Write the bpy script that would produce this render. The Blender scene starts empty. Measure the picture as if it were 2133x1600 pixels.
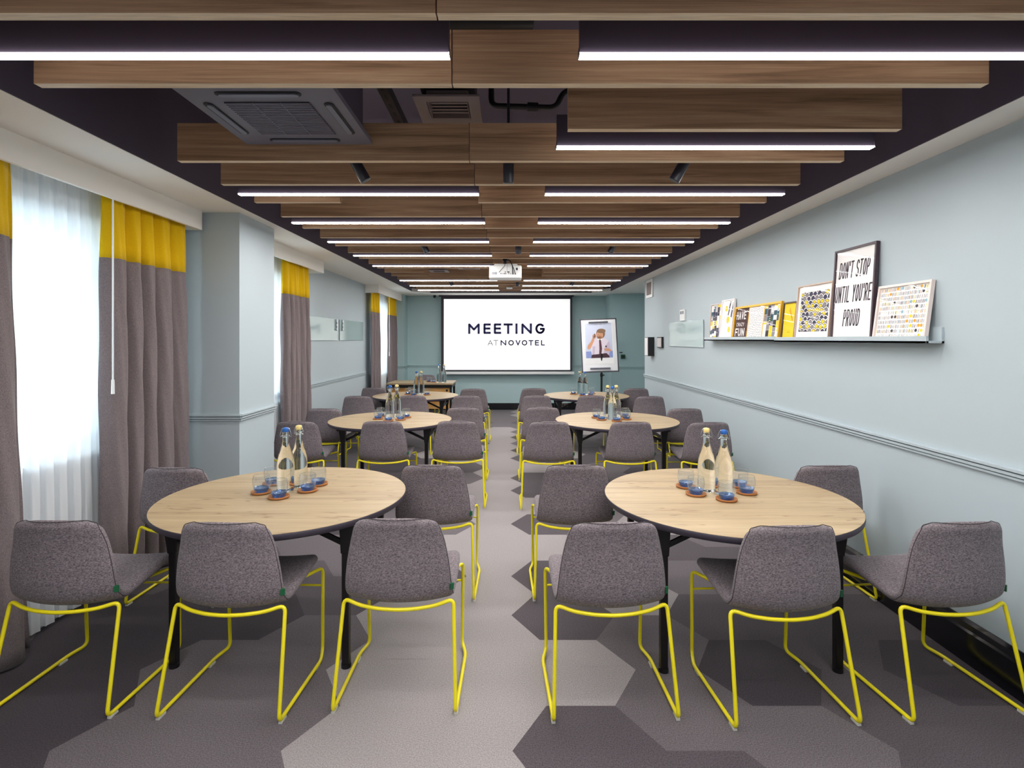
import bpy, math, random
from math import pi, sin, cos, sqrt, radians, tan
from mathutils import Vector, Matrix
random.seed(7)
SC = bpy.context.scene
COL = SC.collection
# ---------------------------------------------------------------- camera
H = 1.60                      # eye height
F = 1133.0                    # focal length in pixels of the 2133 px wide frame
VX, VY = 1061.0, 706.8        # vanishing point of the room's long axis
cd = bpy.data.cameras.new('camera'); cam = bpy.data.objects.new('camera', cd); COL.objects.link(cam)
cd.sensor_fit = 'HORIZONTAL'; cd.sensor_width = 36.0
cd.lens = 36.0 * F / 2133.0
cd.shift_x = -(VX - 1066.5) / 2133.0
cd.shift_y = (VY - 800.0) / 2133.0
cd.clip_start = 0.02; cd.clip_end = 200
cam.location = (0, 0, H); cam.rotation_euler = (pi/2, 0, 0)
SC.camera = cam
# ---------------------------------------------------------------- world, exposure
wd = bpy.data.worlds.new('daylight'); SC.world = wd; wd.use_nodes = True
wn = wd.node_tree.nodes; bg = wn['Background']
bg.inputs[0].default_value = (0.86, 0.93, 1.0, 1); bg.inputs[1].default_value = 1.4
SC.view_settings.view_transform = 'Standard'; SC.view_settings.look = 'None'
SC.view_settings.gamma = 1.0; SC.view_settings.exposure = 1.12
SC.view_settings.use_curve_mapping = False
LED_POWER = 34.0
for k, (y, e) in enumerate(((2.6, 22), (5.7, 22), (10.6, 26))):   # daylight entering at each window
    ld = bpy.data.lights.new('window_daylight', 'AREA'); lo = bpy.data.objects.new('window_daylight', ld)
    ld.shape = 'RECTANGLE'; ld.size = 1.9; ld.size_y = 1.5; ld.energy = e; ld.color = (.80, .90, 1.0)
    lo.location = (-3.1, y, 1.75); lo.rotation_euler = (0, -pi/2, 0); COL.objects.link(lo)
try:
    SC.cycles.max_bounces = 10; SC.cycles.diffuse_bounces = 5; SC.cycles.transparent_max_bounces = 24
    SC.cycles.transmission_bounces = 10; SC.cycles.sample_clamp_indirect = 6.0; SC.cycles.blur_glossy = 1.0
    SC.cycles.use_denoising = True
except Exception: pass

S = 1.039                     # survey units -> metres
def V(p): return (p[0]*S, p[1]*S, H + (p[2]-1.54)*S)
def gz(py, Y): return H - (py-VY)/F*Y
def gx(px, Y): return (px-VX)/F*Y

# ---------------------------------------------------------------- materials
MATS = {}
def lin(c):
    if isinstance(c, str):
        c = [int(c[i:i+2], 16)/255 for i in (0, 2, 4)]
    return tuple((v/12.92 if v <= .04045 else ((v+.055)/1.055)**2.4) for v in c) + (1,)
def mat(name, col='808080', rough=.5, metal=0, spec=.5, emit=None, estr=0, coat=0):
    if name in MATS: return MATS[name]
    m = bpy.data.materials.new(name); m.use_nodes = True
    b = m.node_tree.nodes['Principled BSDF']
    b.inputs['Base Color'].default_value = lin(col); b.inputs['Roughness'].default_value = rough
    b.inputs['Metallic'].default_value = metal; b.inputs['Specular IOR Level'].default_value = spec
    if coat: b.inputs['Coat Weight'].default_value = coat; b.inputs['Coat Roughness'].default_value = .15
    if emit: b.inputs['Emission Color'].default_value = lin(emit); b.inputs['Emission Strength'].default_value = estr
    MATS[name] = m; return m
def nodes(m): return m.node_tree.nodes, m.node_tree.links, m.node_tree.nodes['Principled BSDF']
def coords(N, L, scale=(1, 1, 1), rnd=0):
    tc = N.new('ShaderNodeTexCoord'); mp = N.new('ShaderNodeMapping'); mp.inputs['Scale'].default_value = scale
    L.new(tc.outputs['Object'], mp.inputs['Vector'])
    if rnd:
        oi = N.new('ShaderNodeObjectInfo'); mu = N.new('ShaderNodeMath'); mu.operation = 'MULTIPLY'; mu.inputs[1].default_value = rnd
        L.new(oi.outputs['Random'], mu.inputs[0]); L.new(mu.outputs[0], mp.inputs['Location'])
    return mp
def noise(N, L, src, scale, detail=2, rough=.5):
    t = N.new('ShaderNodeTexNoise'); t.inputs['Scale'].default_value = scale; t.inputs['Detail'].default_value = detail
    t.inputs['Roughness'].default_value = rough; L.new(src.outputs[0], t.inputs['Vector']); return t
def ramp(N, L, src, stops, out=0):
    r = N.new('ShaderNodeValToRGB'); el = r.color_ramp.elements
    while len(el) < len(stops): el.new(.5)
    for e, (p, c) in zip(el, stops): e.position = p; e.color = lin(c)
    L.new(src.outputs[out], r.inputs['Fac']); return r
def mixc(N, L, a, b, fac, mode='MIX'):
    x = N.new('ShaderNodeMix'); x.data_type = 'RGBA'; x.blend_type = mode
    if isinstance(fac, (int, float)): x.inputs[0].default_value = fac
    else: L.new(fac, x.inputs[0])
    L.new(a, x.inputs[6]); L.new(b, x.inputs[7]); return x
def bump(N, L, b, src, strength=.2, dist=.002):
    bp = N.new('ShaderNodeBump'); bp.inputs['Strength'].default_value = strength; bp.inputs['Distance'].default_value = dist
    L.new(src.outputs[0], bp.inputs['Height']); L.new(bp.outputs[0], b.inputs['Normal'])
def speckle(name, dark, light, scale=420, rough=.95, stretch=(1, 1, 1), lo=.36, hi=.64, bs=.25, big=.0):
    m = mat(name, light, rough, spec=.15); N, L, b = nodes(m)
    mp = coords(N, L, stretch); n = noise(N, L, mp, scale, 3, .75)
    r = ramp(N, L, n, [(lo, dark), (hi, light)]); L.new(r.outputs[0], b.inputs['Base Color'])
    bump(N, L, b, n, bs, .002); b.inputs['Sheen Weight'].default_value = .15
    return m
def paint(name, col, rough=.6):
    m = mat(name, col, rough, spec=.35); N, L, b = nodes(m)
    mp = coords(N, L); n = noise(N, L, mp, 60, 2); bump(N, L, b, n, .03, .001); return m
def thin_glass(name, tint='ffffff', refl=.05, body=.03, bodycol='e8f4f4', graze=.7):
    m = bpy.data.materials.new(name); m.use_nodes = True; MATS[name] = m
    N, L = m.node_tree.nodes, m.node_tree.links; N.clear()
    o = N.new('ShaderNodeOutputMaterial'); t = N.new('ShaderNodeBsdfTransparent'); g = N.new('ShaderNodeBsdfGlossy')
    t.inputs[0].default_value = lin(tint); g.inputs['Roughness'].default_value = .02
    lw = N.new('ShaderNodeLayerWeight'); lw.inputs[0].default_value = .5
    pw = N.new('ShaderNodeMath'); pw.operation = 'POWER'; pw.inputs[1].default_value = 3.0; L.new(lw.outputs['Facing'], pw.inputs[0])
    f = N.new('ShaderNodeMath'); f.operation = 'MULTIPLY_ADD'; f.inputs[1].default_value = graze; f.inputs[2].default_value = refl; L.new(pw.outputs[0], f.inputs[0])
    x = N.new('ShaderNodeMixShader'); L.new(f.outputs[0], x.inputs[0]); L.new(t.outputs[0], x.inputs[1]); L.new(g.outputs[0], x.inputs[2])
    d = N.new('ShaderNodeBsdfDiffuse'); d.inputs[0].default_value = lin(bodycol)
    y = N.new('ShaderNodeMixShader'); y.inputs[0].default_value = body; L.new(x.outputs[0], y.inputs[1]); L.new(d.outputs[0], y.inputs[2])
    L.new(y.outputs[0], o.inputs[0]); return m
WALL = paint('blue_grey_wall_paint', 'b3c0c6', .5)
CREAM = paint('cream_ceiling_paint', 'f3f0ea', .7)
VOID = mat('plum_black_ceiling_paint', '524958', .7)
SKIRT = mat('black_gloss_skirting', '0d0e14', .18, coat=.5)
FRAMEW = mat('white_window_frame', 'e4e8ea', .4)
YEL = mat('yellow_powder_coat', 'f2e21c', .35, spec=.5)
FAB = speckle('grey_melange_chair_fabric', '4c454a', '9b9094', 240, stretch=(.45, 1, 1), lo=.34, hi=.68)
SEAM = mat('dark_seam_thread', '3a3438', .9)
DRAPE = speckle('taupe_wool_curtain', '4b4347', '9c8f8f', 420, lo=.33, hi=.7)
HEADER = speckle('mustard_curtain_band', 'c79a05', 'e8c010', 350, lo=.2, hi=.7, bs=.1)
WALLB = paint('blue_grey_wall_far_light', 'b2cccf', .5)  # same wall paint; the far end's light is put into this tealer colour
BLACKM = mat('black_table_steel', '0c0a0d', .35)
EDGE = mat('plum_table_edge', '3a3440', .45)
TAG = mat('green_fabric_tag', '0c5a34', .8)
GLIDE = mat('clear_plastic_glide', 'c9c9c0', .4)
HOUS = mat('dark_plum_lamp_housing', '3a3240', .6)
WHITE = mat('white_plastic', 'eceeee', .35)
CHROME = mat('chrome_steel', 'c8ccd0', .15, 1)
DARKPL = mat('black_plastic', '111014', .4)
def glassmat(name, col, ior):
    m = mat(name, col, 0.0); b = m.node_tree.nodes['Principled BSDF']
    b.inputs['Transmission Weight'].default_value = 1; b.inputs['IOR'].default_value = ior; return m
BOTTLE = glassmat('clear_bottle_glass', 'fbfffd', 1.36)
TUMB = thin_glass('thin_tumbler_glass', 'f4f8fc', .06, .03)
BLUEG = thin_glass('blue_tinted_glass', '9fc8f0', .12, .07, '4f90dc')
PANE = thin_glass('window_pane_glass', 'f2f8f8', .04, .0)
PICG = thin_glass('picture_glass', 'ffffff', .014, .0, 'ffffff', .12)
WRITEG = mat('pale_green_back_painted_glass', 'a6bdbd', .06, spec=.6, coat=.3)
COAST = mat('tan_leather_coaster', 'a96a34', .65)
LEDM = mat('led_diffuser', 'ffffff', .5, emit='fffbf8', estr=LED_POWER); LEDS = mat('led_diffuser_side', 'ffffff', .5, emit='fffbf8', estr=0.7); LEDT = mat('led_diffuser_top', 'ffffff', .5, emit='fffbf8', estr=LED_POWER*.2)
def sheer():
    m = bpy.data.materials.new('sheer_white_voile'); m.use_nodes = True; MATS['sheer'] = m
    N, L = m.node_tree.nodes, m.node_tree.links; N.clear()
    o = N.new('ShaderNodeOutputMaterial'); t = N.new('ShaderNodeBsdfTransparent'); t.inputs[0].default_value = (1, 1, 1, 1)
    d = N.new('ShaderNodeBsdfDiffuse'); d.inputs[0].default_value = lin('f6f8fa')
    r = N.new('ShaderNodeBsdfTranslucent'); r.inputs[0].default_value = lin('f4f8fc')
    a = N.new('ShaderNodeMixShader'); a.inputs[0].default_value = .35; L.new(d.outputs[0], a.inputs[1]); L.new(r.outputs[0], a.inputs[2])
    x = N.new('ShaderNodeMixShader'); x.inputs[0].default_value = .95; L.new(t.outputs[0], x.inputs[1]); L.new(a.outputs[0], x.inputs[2])
    L.new(x.outputs[0], o.inputs[0]); return m
SHEER = sheer()
def wood(name, c1, c2, c3, sx=1.6, sy=26, rough=.5, rnd=30, knots=False, mul=.32):
    m = mat(name, c2, rough, spec=.35); N, L, b = nodes(m)
    mp = coords(N, L, (sx, sy, sy), rnd); n = noise(N, L, mp, 1.6, 6, .62)
    n.inputs['Distortion'].default_value = .9
    r = ramp(N, L, n, [(.30, c1), (.5, c2), (.72, c3)])
    mp2 = coords(N, L, (sx*3, sy*9, sy*9), rnd); n2 = noise(N, L, mp2, 2.2, 3, .6)
    r2 = ramp(N, L, n2, [(.35, '8c8c8c'), (.6, 'ffffff')])
    x = mixc(N, L, r.outputs[0], r2.outputs[0], mul, 'MULTIPLY'); out = x.outputs[2]
    if knots:
        mp3 = coords(N, L, (.5, 6, 6), rnd); n3 = noise(N, L, mp3, 1.0, 4, .6)
        r3 = ramp(N, L, n3, [(.0, 'ffffff'), (.494, 'ffffff'), (.5, 'a88462'), (.506, 'ffffff'), (1, 'ffffff')])
        x3 = mixc(N, L, out, r3.outputs[0], .75, 'MULTIPLY'); out = x3.outputs[2]
    L.new(out, b.inputs['Base Color']); bump(N, L, b, n2, .08, .001); return m
BEAM = wood('walnut_baffle_veneer', '8c6a4e', 'bd9371', 'd5ae89', .45, 14)
PALEW = wood('pale_oak_underside', 'd9bd98', 'f0d8b6', 'f8e6ca', 1.2, 20)  # paler oak tone for the bottom face of the ceiling boards
OAK = wood('light_oak_laminate', '9e8768', 'b09a78', 'c0ac8b', .35, 5.5, .38, knots=True, mul=.16)
OAKD = wood('honey_oak_panel', 'b98646', 'cf9d5c', 'dcb074', 1.2, 12)
TONES = [speckle('carpet_charcoal', '272226', '504850', 180, lo=.3, hi=.72, bs=.4),
         speckle('carpet_dark_grey', '322c30', '686066', 180, lo=.3, hi=.72, bs=.4),
         speckle('carpet_mid_grey', '464044', '7e767a', 180, lo=.3, hi=.72, bs=.4),
         speckle('carpet_light_grey', '7b7576', 'b2abab', 180, lo=.3, hi=.72, bs=.4)]

# ---------------------------------------------------------------- mesh helpers
class MB:
    def __init__(s): s.v = []; s.f = []; s.m = []; s.sm = []; s.mats = []
    def mi(s, m):
        if m not in s.mats: s.mats.append(m)
        return s.mats.index(m)
    def add(s, vs, fs, m, smooth=False):
        o = len(s.v); s.v += [tuple(v) for v in vs]; i = s.mi(m)
        for f in fs: s.f.append(tuple(a+o for a in f)); s.m.append(i); s.sm.append(smooth)
    def box(s, a, b, m, bottom=None):
        x0, y0, z0 = a; x1, y1, z1 = b
        vs = [(x0,y0,z0),(x1,y0,z0),(x1,y1,z0),(x0,y1,z0),(x0,y0,z1),(x1,y0,z1),(x1,y1,z1),(x0,y1,z1)]
        s.add(vs, [(4,5,6,7),(0,1,5,4),(1,2,6,5),(2,3,7,6),(3,0,4,7)], m)
        s.add(vs[:4], [(3,2,1,0)], bottom or m)
    def bar(s, p, q, w, h, m, up=(0, 0, 1)):
        p = Vector(p); q = Vector(q); d = (q-p).normalized(); u = Vector(up)
        if abs(d.dot(u)) > .95: u = Vector((0, 1, 0))
        a = d.cross(u).normalized()*w/2; c = a.cross(d).normalized()*h/2
        vs = [p-a-c, p+a-c, p+a+c, p-a+c, q-a-c, q+a-c, q+a+c, q-a+c]
        s.add(vs, [(0,1,2,3),(7,6,5,4),(0,4,5,1),(1,5,6,2),(2,6,7,3),(3,7,4,0)], m)
    def cyl(s, p, q, r, m, n=16, r2=None, caps=True):
        p = Vector(p); q = Vector(q); d = (q-p).normalized(); u = Vector((0, 0, 1))
        if abs(d.z) > .95: u = Vector((1, 0, 0))
        a = d.cross(u).normalized(); c = a.cross(d); r2 = r if r2 is None else r2
        vs = [p+(a*cos(t)+c*sin(t))*r for t in [2*pi*i/n for i in range(n)]] + [q+(a*cos(t)+c*sin(t))*r2 for t in [2*pi*i/n for i in range(n)]]
        s.add(vs, [(i, i+n, (i+1) % n+n, (i+1) % n) for i in range(n)], m, True)
        if caps: s.add(vs[:n], [tuple(range(n))], m); s.add(vs[n:], [tuple(range(n-1, -1, -1))], m)
    def lathe(s, prof, m, n=28, c=(0, 0, 0), closed=False):
        vs = []
        for r, z in prof:
            vs += [(c[0]+r*cos(2*pi*i/n), c[1]+r*sin(2*pi*i/n), c[2]+z) for i in range(n)]
        fs = []; k = len(prof)
        for j in range(k if closed else k-1):
            a = j*n; b = ((j+1) % k)*n
            fs += [(a+i, a+(i+1) % n, b+(i+1) % n, b+i) for i in range(n)]
        s.add(vs, fs, m, True)
        if not closed:
            s.add(vs[:n], [tuple(range(n-1, -1, -1))], m, True); s.add(vs[-n:], [tuple(range(n))], m, True)
    def tube(s, pts, r, m, n=10, fil=0.03, steps=5, closed=False):
        P = [Vector(p) for p in pts]; Q = []; k = len(P)
        for i, p in enumerate(P):
            if not closed and i in (0, k-1): Q.append(p); continue
            a = P[i-1]; b = P[(i+1) % k]; da = a-p; db = b-p
            f = min(fil, da.length*.48, db.length*.48)
            a1 = p+da.normalized()*f; b1 = p+db.normalized()*f
            for t in range(steps+1):
                t /= steps; Q.append((1-t)**2*a1+2*t*(1-t)*p+t*t*b1)
        k = len(Q); T = []
        for i in range(k):
            a = Q[i-1] if (i > 0 or closed) else Q[i]; b = Q[(i+1) % k] if (i < k-1 or closed) else Q[i]
            T.append((b-a).normalized())
        u = Vector((0, 0, 1)) if abs(T[0].z) < .9 else Vector((1, 0, 0))
        nrm = (u-T[0]*u.dot(T[0])).normalized(); vs = []
        for i in range(k):
            nrm = (nrm-T[i]*nrm.dot(T[i])).normalized(); bi = T[i].cross(nrm)
            vs += [Q[i]+(nrm*cos(2*pi*j/n)+bi*sin(2*pi*j/n))*r for j in range(n)]
        fs = []
        for i in range(k if closed else k-1):
            a = i*n; b = ((i+1) % k)*n
            fs += [(a+j, a+(j+1) % n, b+(j+1) % n, b+j) for j in range(n)]
        s.add(vs, fs, m, True)
        if not closed:
            s.add(vs[:n], [tuple(range(n-1, -1, -1))], m); s.add(vs[-n:], [tuple(range(n))], m)
    def prism(s, poly, z0, z1, m):     # poly in xy, extruded in z
        n = len(poly); vs = [(x, y, z0) for x, y in poly]+[(x, y, z1) for x, y in poly]
        s.add(vs, [tuple(range(n-1, -1, -1)), tuple(range(n, 2*n))]+[(i, (i+1) % n, (i+1) % n+n, i+n) for i in range(n)], m)
    def build(s, name, parent=None, W=False, bevel=0, sub=0, k=1.0):
        me = bpy.data.meshes.new(name)
        vs = [V(v) for v in s.v] if W else [(v[0]*k, v[1]*k, v[2]*k) for v in s.v]
        me.from_pydata(vs, [], s.f); me.update()
        for m in s.mats: me.materials.append(m)
        me.polygons.foreach_set('material_index', s.m); me.polygons.foreach_set('use_smooth', s.sm)
        o = bpy.data.objects.new(name, me); COL.objects.link(o)
        if parent: o.parent = parent
        if bevel:
            b = o.modifiers.new('bevel', 'BEVEL'); b.width = bevel; b.segments = 2; b.limit_method = 'ANGLE'; b.angle_limit = radians(40)
        if sub:
            q = o.modifiers.new('sub', 'SUBSURF'); q.levels = sub; q.render_levels = sub
        return o
def tag(o, label, cat, group=None, kind=None):
    o['label'] = label; o['category'] = cat
    if group: o['group'] = group
    if kind: o['kind'] = kind
    return o
def struct(o, label=None, cat=None):
    o['kind'] = 'structure'
    if label: o['label'] = label
    if cat: o['category'] = cat
    return o
def empty(name, loc=(0, 0, 0), rz=0, rx=0):
    o = bpy.data.objects.new(name, None); COL.objects.link(o); o.location = loc; o.rotation_euler = (rx, 0, rz)
    o.empty_display_size = .1; return o
def kids(o): return [c for c in bpy.data.objects if c.parent == o]
def copytree(o, parent=None):
    c = o.copy(); COL.objects.link(c); c.parent = parent
    for ch in kids(o): copytree(ch, c)
    return c
ORD = ['first', 'second', 'third', 'fourth', 'fifth', 'sixth', 'seventh', 'eighth', 'ninth', 'tenth', 'eleventh', 'twelfth', 'thirteenth',
       'fourteenth', 'fifteenth', 'sixteenth', 'seventeenth', 'eighteenth', 'nineteenth', 'twentieth', 'twenty-first', 'twenty-second']

# 2D painting helpers: flat shapes on a sheet (local x right, z up, front is -y)
def clip(poly, r):
    x0, z0, x1, z1 = r
    for ax, lim, sg in ((0, x0, 1), (0, x1, -1), (1, z0, 1), (1, z1, -1)):
        out = []
        for i, p in enumerate(poly):
            q = poly[i-1]; ip = (p[ax]-lim)*sg >= 0; iq = (q[ax]-lim)*sg >= 0
            if ip != iq:
                t = (lim-q[ax])/(p[ax]-q[ax]); out.append((q[0]+(p[0]-q[0])*t, q[1]+(p[1]-q[1])*t))
            if ip: out.append(p)
        poly = out
        if len(poly) < 3: return []
    return poly
class Art:
    def __init__(s, rect, y=0.0, step=.00006): s.mb = MB(); s.r = rect; s.y = y; s.l = 0; s.step = step
    def up(s): s.l += 1
    def poly(s, p, m):
        p = clip(p, s.r)
        if len(p) < 3: return
        a = sum(p[i-1][0]*p[i][1]-p[i][0]*p[i-1][1] for i in range(len(p)))
        if a < 0: p = p[::-1]
        s.mb.add([(x, s.y-s.l*s.step, z) for x, z in p], [tuple(range(len(p)))], m)
    def rect(s, x0, z0, x1, z1, m, sk=0): s.poly([(x0, z0), (x1, z0), (x1+sk, z1), (x0+sk, z1)], m)
    def disc(s, x, z, r, m, rz=None, n=24, a0=0, a1=2*pi):
        rz = rz or r
        s.poly([(x+r*cos(a0+(a1-a0)*i/n), z+rz*sin(a0+(a1-a0)*i/n)) for i in range(n if a1-a0 > 6.28 else n+1)], m)
    def stroke(s, pts, w, m):
        n = len(pts)
        for i in range(n-1):
            (x0, z0), (x1, z1) = pts[i], pts[i+1]; d = math.hypot(x1-x0, z1-z0) or 1e-9
            nx, nz = -(z1-z0)/d*w/2, (x1-x0)/d*w/2
            s.poly([(x0-nx, z0-nz), (x1-nx, z1-nz), (x1+nx, z1+nz), (x0+nx, z0+nz)], m)
            if 0 < i: s.disc(x0, z0, w/2, m, n=10)
def arc(cx, cz, rx, rz, a0, a1, n=10):
    return [(cx+rx*cos(radians(a0+(a1-a0)*i/n)), cz+rz*sin(radians(a0+(a1-a0)*i/n))) for i in range(n+1)]
def glyph(c):      # strokes in a unit box, w = 1, h = 1
    g = {'I': [[(.5, 0), (.5, 1)]], 'T': [[(0, 1), (1, 1)], [(.5, 0), (.5, 1)]], 'L': [[(0, 1), (0, 0), (1, 0)]],
         'E': [[(1, 1), (0, 1), (0, 0), (1, 0)], [(0, .52), (.92, .52)]], 'M': [[(0, 0), (0, 1), (.5, .4), (1, 1), (1, 0)]],
         'N': [[(0, 0), (0, 1), (1, 0), (1, 1)]], 'A': [[(0, 0), (.5, 1), (1, 0)], [(.2, .33), (.8, .33)]],
         'V': [[(0, 1), (.5, 0), (1, 1)]], 'Y': [[(0, 1), (.5, .45), (1, 1)], [(.5, .45), (.5, 0)]],
         'H': [[(0, 0), (0, 1)], [(1, 0), (1, 1)], [(0, .5), (1, .5)]], 'F': [[(1, 1), (0, 1), (0, 0)], [(0, .5), (.9, .5)]],
         'Z': [[(0, 1), (1, 1), (0, 0), (1, 0)]], "'": [[(.5, 1), (.4, .78)]],
         'O': [arc(.5, .5, .5, .5, 0, 360, 28)], 'C': [arc(.5, .5, .5, .5, 50, 310, 20)],
         'G': [arc(.5, .5, .5, .5, 48, 352, 24)+[(1, .48), (.62, .48)]],
         'U': [[(0, 1), (0, .35)]+arc(.5, .35, .5, .35, 180, 360, 12)+[(1, 1)]],
         'D': [[(0, 0), (0, 1), (.45, 1)]+arc(.45, .62, .55, .38, 90, 0, 7)+arc(.45, .38, .55, .38, 0, -90, 7)+[(0, 0)]],
         'P': [[(0, 0), (0, 1), (.5, 1)]+arc(.5, .74, .5, .26, 90, -90, 10)+[(0, .48)]],
         'R': [[(0, 0), (0, 1), (.5, 1)]+arc(.5, .74, .5, .26, 90, -90, 10)+[(0, .48)], [(.45, .48), (1, 0)]],
         'S': [arc(.5, .76, .5, .24, 20, 180, 10)+[(0, .72), (.12, .58), (.88, .42), (1, .28)]+arc(.5, .24, .5, .24, 0, -160, 10)],
         '0': [arc(.5, .5, .5, .5, 0, 360, 24)], '1': [[(.2, .8), (.5, 1), (.5, 0)]]}
    return g.get(c, [])
def text(A, s, x, z, h, w, gap, t, m, slant=0, wid={}):
    for c in s:
        cw = w*wid.get(c, {'I': .25, "'": .3, ' ': .5}.get(c, 1))
        for st in glyph(c):
            P = [(x+t/2+px*(cw-t)+slant*pz*h, z+t/2+pz*(h-t)) for px, pz in st]
            A.stroke(P, t, m)
            for e in (P[0], P[-1]): A.rect(e[0]-t/2, e[1]-t/2, e[0]+t/2, e[1]+t/2, m)
        x += cw+gap
    return x

# ================================================================ ROOM SHELL (survey units, W=True)
ZS = 2.488                    # soffit height
XR, XL, YB, Y0 = 2.20, -2.50, 11.91, -1.7
# carpet of hexagonal tiles
R6 = .5/sqrt(3)
fixed = {(0,4):1,(0,5):3,(0,6):1,(0,7):1,(0,8):3,(0,9):1,(0,10):3,(0,11):1,(0,12):1,(0,13):3,(0,14):1,(0,15):1,(0,16):2,(0,17):1,
         (-2,3):3,(-2,4):3,(-2,5):3,(-2,6):3,(-2,7):1,(-2,8):3,(-2,9):2,(-2,10):1,(-2,11):3,(-2,12):2,(-2,13):1,(-2,14):3,(-2,15):2,
         (-3,3):2,(-3,4):2,(-3,5):2,(-3,6):1,(-3,7):2,(-3,8):2,(-4,3):2,(-4,4):2,(-4,5):2,(-4,6):0,(-4,7):1,(-5,3):0,(-5,4):0,(-5,5):0,(-5,6):0,
         (-6,4):0,(-6,5):0,(-6,6):0,(1,3):1,(1,4):2,(1,5):2,(1,6):3,(1,7):2,(1,8):2,(2,3):2,(2,4):2,(2,5):0,(2,6):1,(2,7):2,
         (3,3):1,(3,4):1,(3,5):1,(3,6):1,(4,4):1,(4,5):0,(4,6):1,(-1,20):2,(-1,21):2,(0,18):2,(0,19):2,(0,20):1,(0,21):2}
fm = MB(); rr = random.Random(11)
for k in range(-8, 9):
    for j in range(-6, 26):
        cx = .30+k*1.5*R6; cy = (.035 if k % 2 == 0 else .285)+.5*j
        if k == -1: t = 3 if j < 19 else 2
        elif abs(k+.5) < 3: t = rr.choice([1, 2, 2, 3])
        else: t = rr.choice([0, 1, 1, 2])
        t = fixed.get((k, j), t)
        p = clip([(cx+R6*cos(pi/3*i), cy+R6*sin(pi/3*i)) for i in range(6)], (-2.8, Y0, 3.3, 12.1))
        if len(p) > 2: fm.add([(x, y, 0) for x, y in p], [tuple(range(len(p)))], TONES[t])
fm.add([(-2.8, Y0, -.05), (3.3, Y0, -.05), (3.3, 12.1, -.05), (-2.8, 12.1, -.05)], [(0, 3, 2, 1)], TONES[1])
struct(fm.build('floor', W=True), 'carpet of hexagonal tiles in four greys')
# right wall with the recess beyond it
b = MB(); b.box((XR, Y0, 0), (XR+.12, 8.84, 3.1), WALL); struct(b.build('wall_right', W=True), 'pale blue-grey painted wall on the right')
b = MB(); b.box((3.2, 8.72, 0), (3.3, 11.3, 3.1), WALLB); b.box((XR+.12, 8.72, 0), (3.2, 8.84, 3.1), WALLB); struct(b.build('wall_recess', W=True))
b = MB(); b.box((2.11, 11.27, 0), (3.3, YB+.1, 3.1), WALLB); struct(b.build('wall_pier_right', W=True))
b = MB(); b.box((-2.75, YB, 0), (2.11, YB+.1, 3.1), WALLB); struct(b.build('wall_back', W=True), 'wall behind the projection screen, far-end light put into its colour')
b = MB(); b.box((-2.75, Y0-.1, 0), (2.32, Y0, 3.1), WALL); struct(b.build('wall_front', W=True))
# left wall with three window openings
WIN = [(1.45, 3.62), (4.70, 6.35), (9.86, 11.12)]; ZW0, ZW1 = .885, 2.22
b = MB(); y = Y0
for a, c in WIN:
    b.box((XL-.27, y, 0), (XL, a, 3.1), WALL); b.box((XL-.27, a, 0), (XL, c, ZW0), WALL); b.box((XL-.27, a, ZW1), (XL, c, 3.1), WALL); y = c
b.box((XL-.27, y, 0), (XL, YB, 3.1), WALL); struct(b.build('wall_left', W=True), 'left wall with three curtained windows')
b = MB(); b.box((XL, 4.07, 0), (-2.02, 4.67, ZS+.02), WALL); struct(b.build('wall_pier_left', W=True), 'projecting pier between the first and second window')
b = MB(); b.box((XL, 11.50, 0), (-2.23, YB, ZS+.02), WALLB); struct(b.build('wall_pier_back', W=True))
for i, (a, c) in enumerate(WIN):
    w = MB(); x0, x1 = XL-.22, XL-.17
    for (ya, yb, za, zb) in ((a, a+.06, ZW0, ZW1), (c-.06, c, ZW0, ZW1), (a, c, ZW0, ZW0+.06), (a, c, ZW1-.06, ZW1), ((a+c)/2-.035, (a+c)/2+.035, ZW0, ZW1), (a, c, 1.93, 1.98)):
        w.box((x0, ya, za), (x1, yb, zb), FRAMEW)
    wo = struct(w.build('window_%d' % (i+1), W=True))
    p = MB(); p.box((x0+.02, a+.05, ZW0+.05), (x0+.026, c-.05, ZW1-.05), PANE); p.build('pane', wo, W=True)
    q = MB(); q.box((XL-.17, a-.03, ZW0-.03), (XL+.03, c+.03, ZW0), FRAMEW); q.build('window_sill', wo, W=True)
# ceiling: cream soffit strips round a dark void
b = MB()
b.box((XL-.25, Y0, ZS), (-1.935, YB, ZS+.06), CREAM); b.box((2.008, Y0, ZS), (3.3, YB, ZS+.06), CREAM); b.box((-1.935, 11.1, ZS), (2.008, YB, ZS+.06), CREAM)
b.prism([(-1.935, 10.75), (-1.6, 11.1), (-1.935, 11.1)], ZS, ZS+.06, CREAM); b.prism([(2.008, 10.75), (2.008, 11.1), (1.67, 11.1)], ZS, ZS+.06, CREAM)
struct(b.build('trim_1', W=True), 'cream soffit running round the dark ceiling void')
b = MB(); b.box((-2.75, Y0, 3.02), (3.3, YB+.1, 3.1), VOID)
b.box((-1.95, Y0, ZS+.002), (-1.93, 11.1, 3.02), VOID); b.box((2.003, Y0, ZS+.002), (2.023, 11.1, 3.02), VOID); b.box((-1.95, 11.09, ZS+.002), (2.02, 11.11, 3.02), VOID)
struct(b.build('ceiling', W=True), 'plum-black ceiling void above the wooden baffles')
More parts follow.
